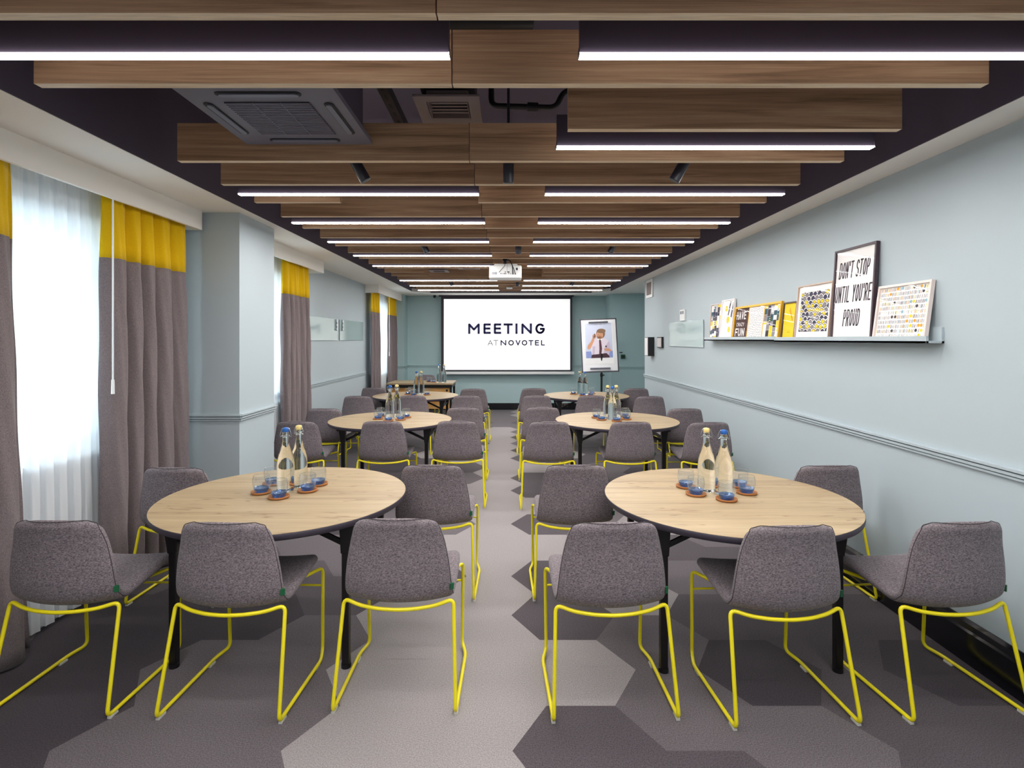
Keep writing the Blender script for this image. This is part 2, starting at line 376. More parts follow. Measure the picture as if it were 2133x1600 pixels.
# pelmets
for i, (a, c) in enumerate(((Y0, 4.02), (4.67, 6.66), (9.43, 11.47))):
    b = MB(); b.box((-2.29, a, 2.347), (-2.27, c, ZS), CREAM)
    if i != 1: b.box((XL, c-.02, 2.347), (-2.29, c, ZS), CREAM)
    if i == 1: b.box((XL, c-.02, 2.347), (-2.29, c, ZS), CREAM)
    if i == 2: b.box((XL, a, 2.347), (-2.29, a+.02, ZS), CREAM)
    b.box((XL, a+.02, ZS-.04), (-2.29, c-.02, ZS), CREAM)
    struct(b.build('trim_%d' % (i+2), W=True, bevel=.002), 'cream curtain pelmet above the %s window' % ORD[i])
# chair rails (double moulding) and skirting
def rail(b, p, q, n, m=WALL):        # p,q xy on the wall, n = outward normal xy
    for z, d, h in ((.930, .014, .010), (.940, .004, .006), (.946, .020, .013), (.959, .005, .007), (.966, .026, .012)):
        x0, x1 = sorted((p[0], q[0]+n[0]*d) if n[0] else (p[0], q[0])); y0, y1 = sorted((p[1], q[1]+n[1]*d) if n[1] else (p[1], q[1]))
        if n[0]: x0, x1 = sorted((p[0], p[0]+n[0]*d))
        if n[1]: y0, y1 = sorted((p[1], p[1]+n[1]*d))
        b.box((x0, y0, z), (x1, y1, z+h), m)
for nm, segs in (('trim_5', [((XR, Y0), (XR, 8.84), (-1, 0))]),
                 ('trim_6', [((XL, 4.67), (XL, 9.4), (1, 0)), ((XL, 3.7), (XL, 4.07), (1, 0)), ((XL, 4.07), (-2.0, 4.07), (0, -1)), ((-2.02, 4.06), (-2.02, 4.67), (1, 0))]),
                 ('trim_7', [((-2.23, YB), (2.11, YB), (0, -1)), ((XL, 11.5), (-2.21, 11.5), (0, -1)), ((-2.23, 11.48), (-2.23, YB), (1, 0)), ((2.11, 11.27), (3.2, 11.27), (0, -1))])):
    b = MB()
    for p, q, n in segs: rail(b, p, q, n, WALLB if nm == 'trim_7' else WALL)
    struct(b.build(nm, W=True), 'painted chair rail moulding')
b = MB(); b.box((XR-.028, Y0, 0), (XR, 8.84, .165), SKIRT); b.prism([(0, 0), (1, 0), (1, 1)], 0, 0.0001, SKIRT)
b = MB(); y0, y1 = Y0, 8.86
vs = [(XR, y0, 0), (XR-.03, y0, 0), (XR-.03, y0, .15), (XR-.022, y0, .16), (XR-.018, y0, .185), (XR-.006, y0, .2), (XR, y0, .2)]
n = len(vs); vs2 = vs+[(a, y1, c) for a, _, c in vs]
b.add(vs2, [(i, (i+1) % n, (i+1) % n+n, i+n) for i in range(n)]+[tuple(range(n-1, -1, -1)), tuple(range(n, 2*n))], SKIRT)
struct(b.build('baseboard_right', W=True), 'black gloss skirting board')
b = MB(); b.box((-2.23, YB-.03, 0), (2.11, YB, .145), SKIRT); b.box((2.11, 11.24, 0), (3.2, 11.27, .145), SKIRT); b.box((XL, 11.47, 0), (-2.2, 11.5, .145), SKIRT); b.box((-2.23, 11.47, 0), (-2.2, YB, .145), SKIRT)
struct(b.build('baseboard_back', W=True))
b = MB(); b.box((XL, 3.64, 0), (XL+.03, 4.07, .19), SKIRT); b.box((XL, 6.66, 0), (XL+.03, 9.4, .19), SKIRT); b.box((XL, 4.04, 0), (-1.99, 4.07, .19), SKIRT); b.box((-2.02, 4.04, 0), (-1.99, 4.67, .19), SKIRT)
struct(b.build('baseboard_left', W=True))

# ================================================================ CEILING BAFFLES AND LAMPS
ZB = 2.44; X0B, X1B, XJ = -1.674, 1.688, -.202; SP = .4135; T = .035
def yb(k): return 1.50+SP*k
def board(k, x0, x1, side):
    w = (x1-x0)*S; c = V(((x0+x1)/2, yb(k)+T/2, ZB))
    b = MB(); hh = .19*S; t = T*S/2
    b.box((-w/2, -t, 0), (w/2, t, hh), BEAM, bottom=PALEW)
    o = b.build('ceiling_baffle', bevel=.0012); o.location = c
    tag(o, '%s wooden ceiling board in the %s row from the camera' % (side, ORD[k]), 'ceiling baffle', 'wooden ceiling baffle boards')
for k in range(22):
    if k == 2: board(k, .252*1.0, 1.681, 'short right-hand'); continue
    if k == 5: board(k, X0B, -1.11, 'short left-hand'); board(k, XJ-.002, X1B, 'long right-hand'); continue
    if k in (14, 15): board(k, X0B, -1.145, 'short left-hand'); board(k, .46, X1B, 'shorter right-hand'); continue
    xa, xb = (X0B, X1B) if k else (-2.0+.08, 1.99)
    board(k, xa, XJ-.002, 'left-hand'); board(k, XJ+.002, xb, 'right-hand')
def lamp(k, x0, x1, side, lab=None):
    yc = yb(k)+SP/2+T/2 if k >= 0 else yb(k)+SP/2
    o = empty('linear_ceiling_lamp', V(((x0+x1)/2, yc, ZB-.004))); w = (x1-x0)*S/2
    b = MB(); b.box((-w, -.011, .009), (w, .011, .16), HOUS); b.box((-w-.002, -.018, .0), (-w, .018, .03), HOUS); b.box((w, -.018, .0), (w+.002, .018, .03), HOUS)
    b.build('lamp_housing', o)
    b = MB(); b.add([(-w, -.021, 0), (-w, .021, 0), (-w, .021, .004), (-w, .011, .009), (-w, -.011, .009), (-w, -.021, .004),
                     (w, -.021, 0), (w, .021, 0), (w, .021, .004), (w, .011, .009), (w, -.011, .009), (w, -.021, .004)],
                    [(0, 6, 7, 1)[::-1], (0, 1, 2, 3, 4, 5), (11, 10, 9, 8, 7, 6)], LEDM); nv = b.v[:]
    b.add(nv, [(1, 7, 8, 2)[::-1], (5, 11, 6, 0)[::-1]], LEDS); b.add(nv, [(2, 8, 9, 3)[::-1], (4, 10, 11, 5)[::-1]], LEDT)
    b.build('diffuser', o)
    b = MB(); b.cyl((-w*.7, 0, .16), (-w*.7, 0, .605), .002, DARKPL, 6); b.build('hanging_wire', o); b = MB(); b.cyl((w*.7, 0, .16), (w*.7, 0, .605), .002, DARKPL, 6); b.build('hanging_wire', o)
    tag(o, lab or 'glowing white LED strip, %s side, between the %s and %s board rows' % (side, ORD[k], ORD[k+1]), 'ceiling lamp', 'linear LED strip lamps')
for k in (0, 2, 4, 6, 8, 10, 12, 16, 18, 20):
    if k != 2: lamp(k, -1.677, -.19, 'left')
    lamp(k, .222, 1.702, 'right')
for k, w in ((-2, 'just'), (-4, 'well'), (-6, 'far')):  # unseen lamp rows, added to light the foreground
    lamp(k, -1.677, -.19, 'l', 'unseen LED strip added for its light, %s behind the camera on the window side' % w); lamp(k, .222, 1.702, 'r', 'unseen LED strip added for its light, %s behind the camera on the plain wall side' % w)

# air conditioning cassette
AC = mat('dark_grey_ac_plastic', '6a6774', .45); ACD = mat('ac_slot_black', '0b0b10', .5); ACL = mat('ac_louvre_grey', '6f7180', .35)
o = empty('air_conditioner', V((-.99, 2.39, 2.507))); h = .31*S
b = MB()
b.box((-h, -h, 0), (h, h, .03), AC); b.box((-h*.93, -h*.93, .03), (h*.93, h*.93, .05), AC); b.build('panel', o, bevel=.008)
b = MB(); b.box((-h*.88, -h*.88, .05), (h*.88, h*.88, .28), VOID); b.build('casing', o)
g = h*.56
b = MB(); b.box((-g, -g, -.002), (g, g, .004), ACD)
for i in range(20):
    y = -g+2*g*(i+.5)/20; b.box((-g, y-.0055, -.006), (g, y+.0035, -.001), AC)
for x in (-g*.33, g*.33): b.box((x-.001, -g, -.0075), (x+.001, g, -.001), ACL)
b.build('intake_grille', o)
for (cx, cy, rz) in ((0, -1, 0), (0, 1, 0), (-1, 0, 1), (1, 0, 1)):
    b = MB(); L_, w_ = g*.98, .021
    if rz: q = [(cx*h*.80+sy*cos(a)*0+w_*cos(a), (L_-w_)*sy+w_*sin(a)) for sy, a in [(1, radians(t)) for t in range(0, 181, 20)]+[(-1, radians(t)) for t in range(180, 361, 20)]]
    else: q = [((L_-w_)*sx+w_*cos(a), cy*h*.80+w_*sin(a)) for sx, a in [(1, radians(t)) for t in range(-90, 91, 20)]+[(-1, radians(t)) for t in range(90, 271, 20)]]
    b.prism(q, -.003, .002, ACD); so = b.build('air_slot', o)
    b = MB(); cxx = sum(p[0] for p in q)/len(q); cyy = sum(p[1] for p in q)/len(q)
    b.prism([(cxx+(p[0]-cxx)*(.93 if not rz else .6)-(cx*.003), cyy+(p[1]-cyy)*(.93 if rz else .6)-cy*.003) for p in q], -.008, -.002, ACL); b.build('louvre', so)
tag(o, 'dark grey square air-conditioning cassette between the second and fourth board rows', 'air conditioner')
# square supply vent and services in the void
VENTM = mat('taupe_vent_metal', '8a7c7a', .5)
def vent(c, w, lab, tilt=0):
    o = empty('ceiling_vent', c, 0); b = MB(); i = w*.62
    for (x0, y0, x1, y1) in ((-w, -w, w, -i), (-w, i, w, w), (-w, -i, -i, i), (i, -i, w, i)): b.box((x0, y0, 0), (x1, y1, .012), VENTM)
    b.build('vent_frame', o, bevel=.002)
    b = MB(); b.box((-i, -i, .05), (i, i, .06), ACD)
    for s_ in (-1, 1): b.box((s_*i-.004, -i, .0), (s_*i+.004, i, .06), VENTM); b.box((-i, s_*i-.004, 0), (i, s_*i+.004, .06), VENTM)
    b.build('vent_box', o)
    for t in range(5):
        b = MB(); y = -i+2*i*(t+.6)/5.4; b.bar((-i, y, .02), (i, y, .02), .018, .002, VENTM); bb = b.build('slat', o)
    tag(o, lab, 'vent'); return o
vent(V((-.32, 2.90, 2.76)), .168*S, 'square taupe air vent in the void beside the air-conditioning cassette')
b = MB(); b.box((-.46, 2.78, 2.83), (-.18, 3.03, 3.02), mat('duct_dark', '3a3138', .7)); tag(b.build('air_duct', W=True), 'dark duct box rising behind the square ceiling vent', 'duct')
vent(V((-.965, 7.46, 2.47)), .13*S, 'small grey ceiling vent between short boards left of the projector')
vent(V((-.56, 7.50, 2.52)), .15*S, 'pale ceiling vent just left of the projector')
STEEL = mat('dull_strut_metal', '3a363c', .5, .3)
for i, (x, a, c, lab) in enumerate(((-1.42, 1.9, 4.2, 'slotted metal strut left of the air-conditioning cassette'), (-.60, 1.6, 4.3, 'slotted metal strut left of the square ceiling vent'))):
    b = MB(); b.box((x-.025, a, 2.72), (x+.025, c, 2.735), STEEL); b.box((x-.025, a, 2.735), (x-.02, c, 2.77), STEEL); b.box((x+.02, a, 2.735), (x+.025, c, 2.77), STEEL)
    for t in range(int((c-a)/.1)): b.box((x-.008, a+.03+t*.1, 2.7195), (x+.008, a+.08+t*.1, 2.7205), ACD)
    tag(b.build('metal_strut', W=True), lab, 'strut')
b = MB(); b.tube([(-.10, 3.03, 3.0), (-.10, 3.03, 2.84), (.26, 3.03, 2.83), (.30, 3.03, 2.92), (.5, 3.1, 2.98)], .016, DARKPL, 10, .04)
b.cyl((.10, 3.03, 2.835), (.16, 3.03, 2.833), .024, DARKPL, 12)
tag(b.build('black_pipe', W=True), 'thin black pipe in the void right of the square vent', 'pipe')
b = MB(); pr = [(.09+.006*(i % 2), 0) for i in range(60)]
b.tube([(-.1+.0, 1.45, 2.99), (-.02, 1.62, 2.72), (.12, 1.7, 2.70), (.25, 1.6, 2.9), (.3, 1.5, 3.0)], .085, mat('black_flex_duct', '050506', .45), 14, .08)
tag(b.build('flexible_duct', W=True), 'loop of black flexible duct between the two nearest light strips', 'duct')
b = MB(); b.tube([(-.75, 2.45, 2.95), (-.5, 2.38, 2.93), (-.2, 2.4, 2.95), (.1, 2.45, 2.98)], .05, mat('black_flex_duct', '050506', .45), 12, .08)
tag(b.build('flexible_duct', W=True), 'dark flexible hose crossing the void behind the second board row', 'duct')

# spotlights
SPOT = mat('spotlight_charcoal', '2e2c36', .35)
def spot(x, y, lean, lab):
    o = empty('spotlight', V((x, y, 2.53))); b = MB(); r = .031
    b.cyl((0, 0, .0), (0, 0, .512), .008, SPOT, 8); b.build('stem', o)
    d = Vector((sin(lean), .12, -cos(lean))).normalized(); c = Vector((0, 0, -.04)); p = c-d*.07; q = c+d*.105
    b = MB(); b.cyl(p, q, r, SPOT, 24); b.build('lamp_barrel', o, bevel=.002)
    b = MB(); b.cyl(q-d*.002, q+d*.0015, r*.82, ACD, 20); b.build('lens', o)
    tag(o, lab, 'spotlight', 'tilting cylinder spotlights')
for y, xs, w in ((2.95, (-.83, -.005, .945), 'nearest'), (5.42, (-.866, .09, 1.05), 'middle'), (8.73, (-.963, .13, 1.04), 'farthest')):
    for x, l, n in zip(xs, (.5, 0, -.5), ('left', 'centre', 'right')): spot(x, y, l, 'charcoal cylinder spotlight, %s of the %s row of three' % (n, w))
# smoke detector ring
b = MB(); b.lathe([(.0, 0), (.05, 0), (.055, .01), (.055, .03), (.0, .03)], WHITE, 24); o = b.build('smoke_detector'); o.location = V((0.0, yb(19)+.017, 2.410)); tag(o, 'small round white detector under the boards far from the camera', 'detector')

# ================================================================ PROJECTOR
o = empty('projector', V((-.045, 6.28, 2.31))); k = S
b = MB(); b.box((-.184, -.15, -.075), (.184, .15, .065), WHITE); b.box((-.13, -.13, .065), (.14, .13, .085), WHITE); b.build('casing', o, bevel=.016, k=k)
b = MB()
for i, (x, z, w, h_) in enumerate(((-.05, -.03, .008, .012), (-.03, -.03, .006, .01), (-.015, -.03, .006, .01), (0, -.03, .022, .008), (0, -.012, .016, .008), (.035, -.012, .026, .012), (.037, -.03, .018, .006), (.06, -.03, .006, .012), (.085, -.034, .014, .010), (.112, -.034, .014, .010), (.13, .022, .02, .026), (-.068, -.012, .006, .012))):
    b.box((x-w/2, -.1525, z-h_/2), (x+w/2, -.1495, z+h_/2), DARKPL)
b.build('port', o, k=k)
b = MB()
for i in range(9): b.box((-.15+i*.0065, -.152, -.04), (-.147+i*.0065, -.1495, -.012), ACL)
b.build('cooling_slots', o, k=k)
b = MB(); b.box((-.03, -.06, .13), (.02, 0, .24), DARKPL); b.cyl((-.005, -.02, .085), (-.005, -.02, .7), .018, DARKPL, 12); b.build('ceiling_mount', o, k=k)
for pts, r in (([(0, -.06, .14), (0, -.15, .10), (-.005, -.165, .06), (-.066, -.155, -.01)], .003), ([(.01, -.06, .145), (.05, -.14, .12), (.08, -.175, .06), (.085, -.155, -.03)], .006), ([(.01, -.06, .14), (.055, -.14, .115), (.088, -.18, .04), (.112, -.155, -.03)], .004), ([(.02, -.06, .14), (.02, -.16, .08), (.02, -.158, -.01)], .0012)):
    b = MB(); b.tube(pts, r, DARKPL, 8, .03); b.build('cable', o, k=k)
tag(o, 'white ceiling projector seen from its socket side with black cables', 'projector')

# ================================================================ SCREEN
YSC = 11.72
def zz(py): return 1.54-(py-VY)/F*YSC
def xx(px): return (px-VX)/F*YSC
x0, x1, z0, z1 = xx(919), xx(1192), zz(773.5), zz(616.5)
o = empty('projection_screen', V(((x0+x1)/2, YSC, z0))); c = (x0+x1)/2
def L2(x): return (x-c)*S
def LZ(z): return (z-z0)*S
b = MB(); b.box((L2(x0), 0, 0), (L2(x1), .006, LZ(z1)), mat('screen_black_border', '37343c', .7)); b.build('screen_border', o)
b = MB(); b.box((L2(xx(922)), -.02, LZ(zz(779.5))), (L2(xx(1196)), .025, LZ(zz(774.2))), WHITE); b.build('bottom_bar', o, bevel=.004)
b = MB(); b.box((L2(x0)-.05, -.03, LZ(zz(618))), (L2(x1)+.03, .08, LZ(zz(611.5))), HOUS); b.build('screen_cassette', o)
SCR = mat('projected_white_image', 'f4f4f4', .8, emit='ffffff', estr=.33)
sa = Art((L2(xx(924.5)), LZ(zz(770.5)), L2(xx(1187.5)), LZ(zz(623))), -.002, .0004)
sa.rect(-9, -9, 9, 9, SCR); so = sa.mb.build('projected_image', o)
INK = mat('projected_navy_ink', '2f3060', .8, emit='34345c', estr=.06); INKG = mat('projected_grey_ink', '707078', .8, emit='707078', estr=.04)
ta = Art((-9, -9, 9, 9), -.004, .0)
u = S*YSC/F
def T2(px): return L2(xx(px))
hM = (695.7-673.8)*u
for ch, a, c_ in (('M', 975.2, 999.3), ('E', 1007, 1022.3), ('E', 1028.6, 1044), ('T', 1049, 1068), ('I', 1073.6, 1078), ('N', 1086, 1108), ('G', 1115, 1135)):
    text(ta, ch, T2(a), LZ(zz(695.7)), hM, (c_-a)*u/(.25 if ch == 'I' else 1), 0, 4.5*u, INK)
tb = Art((-9, -9, 9, 9), -.004, .0)
for ch, a, c_ in (('N', 1042.6, 1054.6), ('O', 1058.8, 1070.4), ('V', 1074, 1084), ('O', 1086.8, 1098.3), ('T', 1101, 1110.8), ('E', 1114.3, 1122.7), ('L', 1127, 1134.8)):
    text(tb, ch, T2(a), LZ(zz(719.8)), 11.3*u, (c_-a)*u, 0, 2.3*u, INK)
tc_ = Art((-9, -9, 9, 9), -.004, .0)
for ch, a, c_ in (('A', 1015.8, 1026.8), ('T', 1028, 1038)):
    text(tc_, ch, T2(a), LZ(zz(719.8)), 11.3*u, (c_-a)*u, 0, 1.3*u, INKG)
ta.mb.build('projected_lettering', so); tb.mb.build('projected_lettering', so); tc_.mb.build('projected_lettering', so)
tag(o, 'pull-down projection screen showing MEETING AT NOVOTEL on white', 'projection screen')

# ================================================================ CURTAINS
def hash1(i): return (sin(i*12.9898)*43758.5453) % 1
def sheet(ya, yc, z0, z1, nf, amp, xc, flare=0, flarex=0, seed=0, m=None, nz=14, ph=0, pinch=True, side=1):
    b = MB(); n = nf*18; vs = []
    for j in range(nz+1):
        t = j/nz; z = z1+(z0-z1)*t
        for i in range(n+1):
            u_ = i/n; w = u_+.25/nf*sin(2*pi*u_*1.3+seed)*.6
            am = amp*(.55+.45*min(1, t*3+(.2 if not pinch else 0)))*(.75+.5*hash1(int(w*nf)+seed))
            s_ = 2*abs(sin(pi*w*nf+ph))**.6-1
            y = ya+(yc-ya)*u_+(flare*(u_ if side > 0 else u_-1)*t**1.3) + .010*sin(2*pi*w*nf*2+ph+t)*t
            x = xc+am*s_+flarex*t+.004*sin(9*z+i)
            vs.append((x, y, z))
    fs = [(j*(n+1)+i, j*(n+1)+i+1, (j+1)*(n+1)+i+1, (j+1)*(n+1)+i) for j in range(nz) for i in range(n)]
    b.add(vs, fs, m, True); return b
def curtain(ya, yc, nf, amp, seed, lab, flare=.0, xc=-2.36, side=1):
    o = empty('curtain', V(((xc), (ya+yc)/2, .01)))
    inv = lambda ob: setattr(ob, 'location', tuple(-a for a in o.location))
    zb_ = 2.085
    # one continuous cloth: the header band is the top of the same folds
    full = sheet(ya, yc, .012, 2.42, nf, amp, xc, flare, 0, seed, DRAPE, 30, 0, True, side)
    n = nf*18+1; cut = int(30*(2.42-zb_)/(2.42-.012))+1
    hd = MB(); hd.add(full.v[:(cut+1)*n], [(j*n+i, j*n+i+1, (j+1)*n+i+1, (j+1)*n+i) for j in range(cut) for i in range(n-1)], HEADER, True)
    dr = MB(); dr.add(full.v[cut*n:], [(j*n+i, j*n+i+1, (j+1)*n+i+1, (j+1)*n+i) for j in range(30-cut) for i in range(n-1)], DRAPE, True)
    for nm, mb_ in (('grey_drape', dr), ('yellow_band', hd)):
        ob = mb_.build(nm, o, W=True); inv(ob); s_ = ob.modifiers.new('thick', 'SOLIDIFY'); s_.thickness = .004; s_.offset = 0
    return tag(o, lab, 'curtain', 'grey curtains with yellow tops')
curtain(1.50, 2.585, 6, .05, 1, 'grey curtain with yellow top at the left edge of the photo', .10)
curtain(3.165, 3.94, 5, .052, 3, 'widest grey curtain with yellow top, beside the projecting pier', .05)
curtain(4.72, 5.1, 3, .04, 8, 'grey curtain with yellow top hidden behind the projecting pier')
curtain(5.66, 6.36, 5, .05, 5, 'grey curtain with yellow top at the far side of the second window', .06)
curtain(9.44, 10.0, 5, .042, 2, 'grey curtain with yellow top on the near side of the farthest window', .08, -2.408)
curtain(10.72, 11.34, 5, .045, 6, 'grey curtain with yellow top nearest the back wall', .02, -2.38)
def voile(ya, yc, nf, seed, lab):
    o = sheet(ya, yc, .03, 2.42, nf, .021, -2.457, .0, .0, seed, SHEER, 16).build('sheer_curtain', W=True)
    s_ = [v.co for v in o.data.vertices]
    return tag(o, lab, 'sheer curtain', 'white sheer curtains')
voile(2.0, 3.36, 16, 4, 'white sheer curtain across the nearest window, hem just above the carpet')
voile(4.8, 6.05, 13, 9, 'white sheer curtain across the second window, behind the pier')
voile(10.06, 10.95, 11, 2, 'white sheer curtain across the farthest window')
for x, y, za, zc, lab in ((-2.285, 3.135, 1.225, 2.36, 'long white draw rod hanging in front of the widest curtain'), (-2.285, 10.35, 1.22, 2.36, 'white draw rod hanging at the farthest window')):
    o = empty('curtain_draw_rod', V((x, y, za))); b = MB(); b.cyl((0, 0, .08), (0, 0, (zc-za)*S), .005, WHITE, 10); b.build('rod', o)
    b = MB(); b.cyl((0, 0, 0), (0, 0, .085), .0095, WHITE, 12, .008); b.build('handle', o); tag(o, lab, 'curtain rod')

# ================================================================ CHAIR
def make_chair():
    o = empty('meeting_chair'); k = S
    prof = [(.452, .432, .200), (.448, .452, .214), (.415, .465, .224), (.34, .464, .231), (.25, .452, .234), (.16, .441, .235), (.085, .434, .234), (.035, .440, .232),
            (.004, .466, .229), (-.006, .52, .225), (-.008, .58, .219), (-.009, .63, .211), (-.010, .68, .201), (-.016, .73, .190), (-.024, .775, .180), (-.028, .792, .175), (-.030, .800, .170)]
    # resample by length with rounded corners
    P = []; Ls = [0]
    for a, c in zip(prof, prof[1:]): Ls.append(Ls[-1]+math.hypot(c[0]-a[0], c[1]-a[1]))
    tot = Ls[-1]; NV = 40; NU = 18
    def samp(s_):
        s_ = max(0, min(tot, s_))
        for i in range(len(Ls)-1):
            if s_ <= Ls[i+1]+1e-9:
                t = (s_-Ls[i])/(Ls[i+1]-Ls[i]); a, c = prof[i], prof[i+1]; return [a[q]+(c[q]-a[q])*t for q in range(3)]
    rows = []
    for j in range(NV+1):
        t = j/NV; s_ = tot*(t+.045*sin(2*pi*t)*-1)   # denser at the ends
        y, z, w = samp(s_)
        for r, d in ((.046, tot-s_), (.055, s_)):
            if d < r: w = w-r+sqrt(max(0, r*r-(r-d)**2))
        back = max(0, min(1, (z-.45)/.10)) if y < .1 else 0
        rows.append((y, z, w, back, s_))
    top, bot = [], []
    pts = [[None]*(NU+1) for _ in rows]
    for j, (y, z, w, back, s_) in enumerate(rows):
        for i in range(NU+1):
            uu = sin((i/NU-.5)*pi*.96)/sin(.48*pi); x = uu*w
            rear = max(0, min(1, (.16-y)/.14))
            dy = (.052-.012*max(0, (z-.5)/.3))*rear*uu*uu; dz = .014*(1-back)*uu*uu
            tz = -.018*abs(uu)**3*max(0, (z-.70)/.10)
            pts[j][i] = Vector((x, y+dy, z+dz+tz))
    def nor(j, i):
        a = pts[min(j+1, NV)][i]-pts[max(j-1, 0)][i]; c = pts[j][min(i+1, NU)]-pts[j][max(i-1, 0)]
        n_ = a.cross(c); return n_.normalized() if n_.length > 1e-9 else Vector((0, 0, 1))
    def thick(j, i):
        w = rows[j][2]; uu = abs(pts[j][i].x); e = min(max(w-uu, 0)+.0, rows[j][4]+.0, tot-rows[j][4])
        h_ = .021; r = .02
        return h_*sqrt(max(0.02, 1-(1-min(e, r)/r)**2))
    for j in range(NV+1):
        for i in range(NU+1):
            n_ = nor(j, i)
            if j in (0, NV): n_ = nor(1 if j == 0 else NV-1, i)
            h_ = thick(j, i); top.append(pts[j][i]+n_*h_); bot.append(pts[j][i]-n_*h_)
    W_ = NU+1; fs = []
    q = len(top)
    for j in range(NV):
        for i in range(NU):
            a = j*W_+i; fs.append((a, a+1, a+W_+1, a+W_)); fs.append((q+a, q+a+W_, q+a+W_+1, q+a+1))
    ring = [i for i in range(NU)]+[j*W_+NU for j in range(NV)]+[NV*W_+i for i in range(NU, 0, -1)]+[j*W_ for j in range(NV, 0, -1)]
    for a, c in zip(ring, ring[1:]+ring[:1]): fs.append((a, q+a, q+c, c))
    b = MB(); b.add(top+bot, fs, FAB, True); sh = b.build('seat_shell', o, sub=1, k=k)
    import bmesh
    bm = bmesh.new(); bm.from_mesh(sh.data); bmesh.ops.recalc_face_normals(bm, faces=bm.faces); bm.to_mesh(sh.data); bm.free()
    # seam along the rim of the back
    sp = []
    for idx in ring:
        j, i = divmod(idx, W_)
        c_ = pts[j][i]; n_ = nor(min(max(j, 1), NV-1), i)
        inw = Vector((-.006 if c_.x > 0 else .006, 0, 0)) if 2 < j < NV-1 else Vector((0, 0, 0))
        sgn = 1
        cand = c_-n_*.012; cand2 = c_+n_*.012
        rear = cand if (cand.y+(-cand.z if j < NV*.45 else 0)) < (cand2.y+(-cand2.z if j < NV*.45 else 0)) else cand2
        if j >= NV*.5: sp.append(rear+inw+Vector((0, -.004, -.002 if j > NV-2 else 0)))
    arcs = sp
    # order: right side going up, across the top, left side down
    b = MB(); b.tube(arcs, .0016, SEAM, 6, .004, 1); b.build('seam', sh, k=k)
    # frame
    r = .0080; b = MB()
    def side(s_): return [(s_*.185, .30, .43), (s_*.238, .44, .425), (s_*.232, .452, .012+r), (s_*.2565, .37, r+.006), (s_*.2525, -.052, r+.006)]
    Lp = side(-1); Rp = side(1)
    bow = [(-.234, .046, .434)]+[(x, .052*(x/.234)**2-.004, .409+.016*(x/.234)**2) for x in (-.16, -.08, 0, .08, .16)]+[(.234, .046, .434)]
    bow = [(x, y-.0, z) for x, y, z in bow]
    path = Lp+bow+Rp[::-1]
    b.tube(path, r, YEL, 10, .03, 5); b.build('sled_frame', o, k=k)
    b = MB(); b.tube([(-.236, .446, .335), (.236, .446, .335)], .0052, YEL, 8); b.build('stretcher', o, k=k)
    for s_ in (-1, 1):
        b = MB(); b.cyl((s_*.237*.985, .446, .335), (s_*.237*.985-s_*.0, .446, .335), .006, YEL, 6) if 0 else None
        for y in (-.02, .33):
            b = MB(); b.box((s_*.253-.008, y-.022, 0), (s_*.253+.008, y+.022, .009), GLIDE); b.build('glide', o, k=k, bevel=.002)
        b = MB(); b.box((s_*.11-.018, .27, .418), (s_*.11+.018, .31, .438), DARKPL)
        b.build('bracket', o, k=k)
    b = MB(); b.add([(.222, .024, .482), (.236, .034, .480), (.237, .034, .506), (.223, .024, .508), (.222, .042, .482), (.236, .038, .480), (.237, .038, .506), (.223, .042, .508)],
                    [(0, 1, 2, 3), (7, 6, 5, 4), (0, 4, 5, 1), (1, 5, 6, 2), (2, 6, 7, 3), (3, 7, 4, 0)], TAG)
    tg = b.build('fabric_tag', o, k=k); tg['label'] = 'small green fabric tag'
    return o
chair0 = make_chair(); used = [False]
HC = .831
def place_chair(px, py, yaw, lab, group, dx=0, dy=0):
    Y = (H-HC)*F/(py-VY); X = gx(px, Y)+dx; Y += dy
    if used[0]: c = copytree(chair0)
    else: c = chair0; used[0] = True
    y_ = radians(-yaw); c.location = (X-sin(-y_)*.03, Y+.03*cos(y_), 0); c.rotation_euler = (0, 0, y_)
    tag(c, lab, 'chair', group); return c
G1, G2, G3, G4, G5, G6 = ('chairs in the front row', 'chairs at the far side of the near tables', 'chairs on the camera side of the middle tables', 'chairs at the far side of the middle tables',
                          'chairs on the camera side of the farthest tables', 'chairs at the far side of the farthest tables')
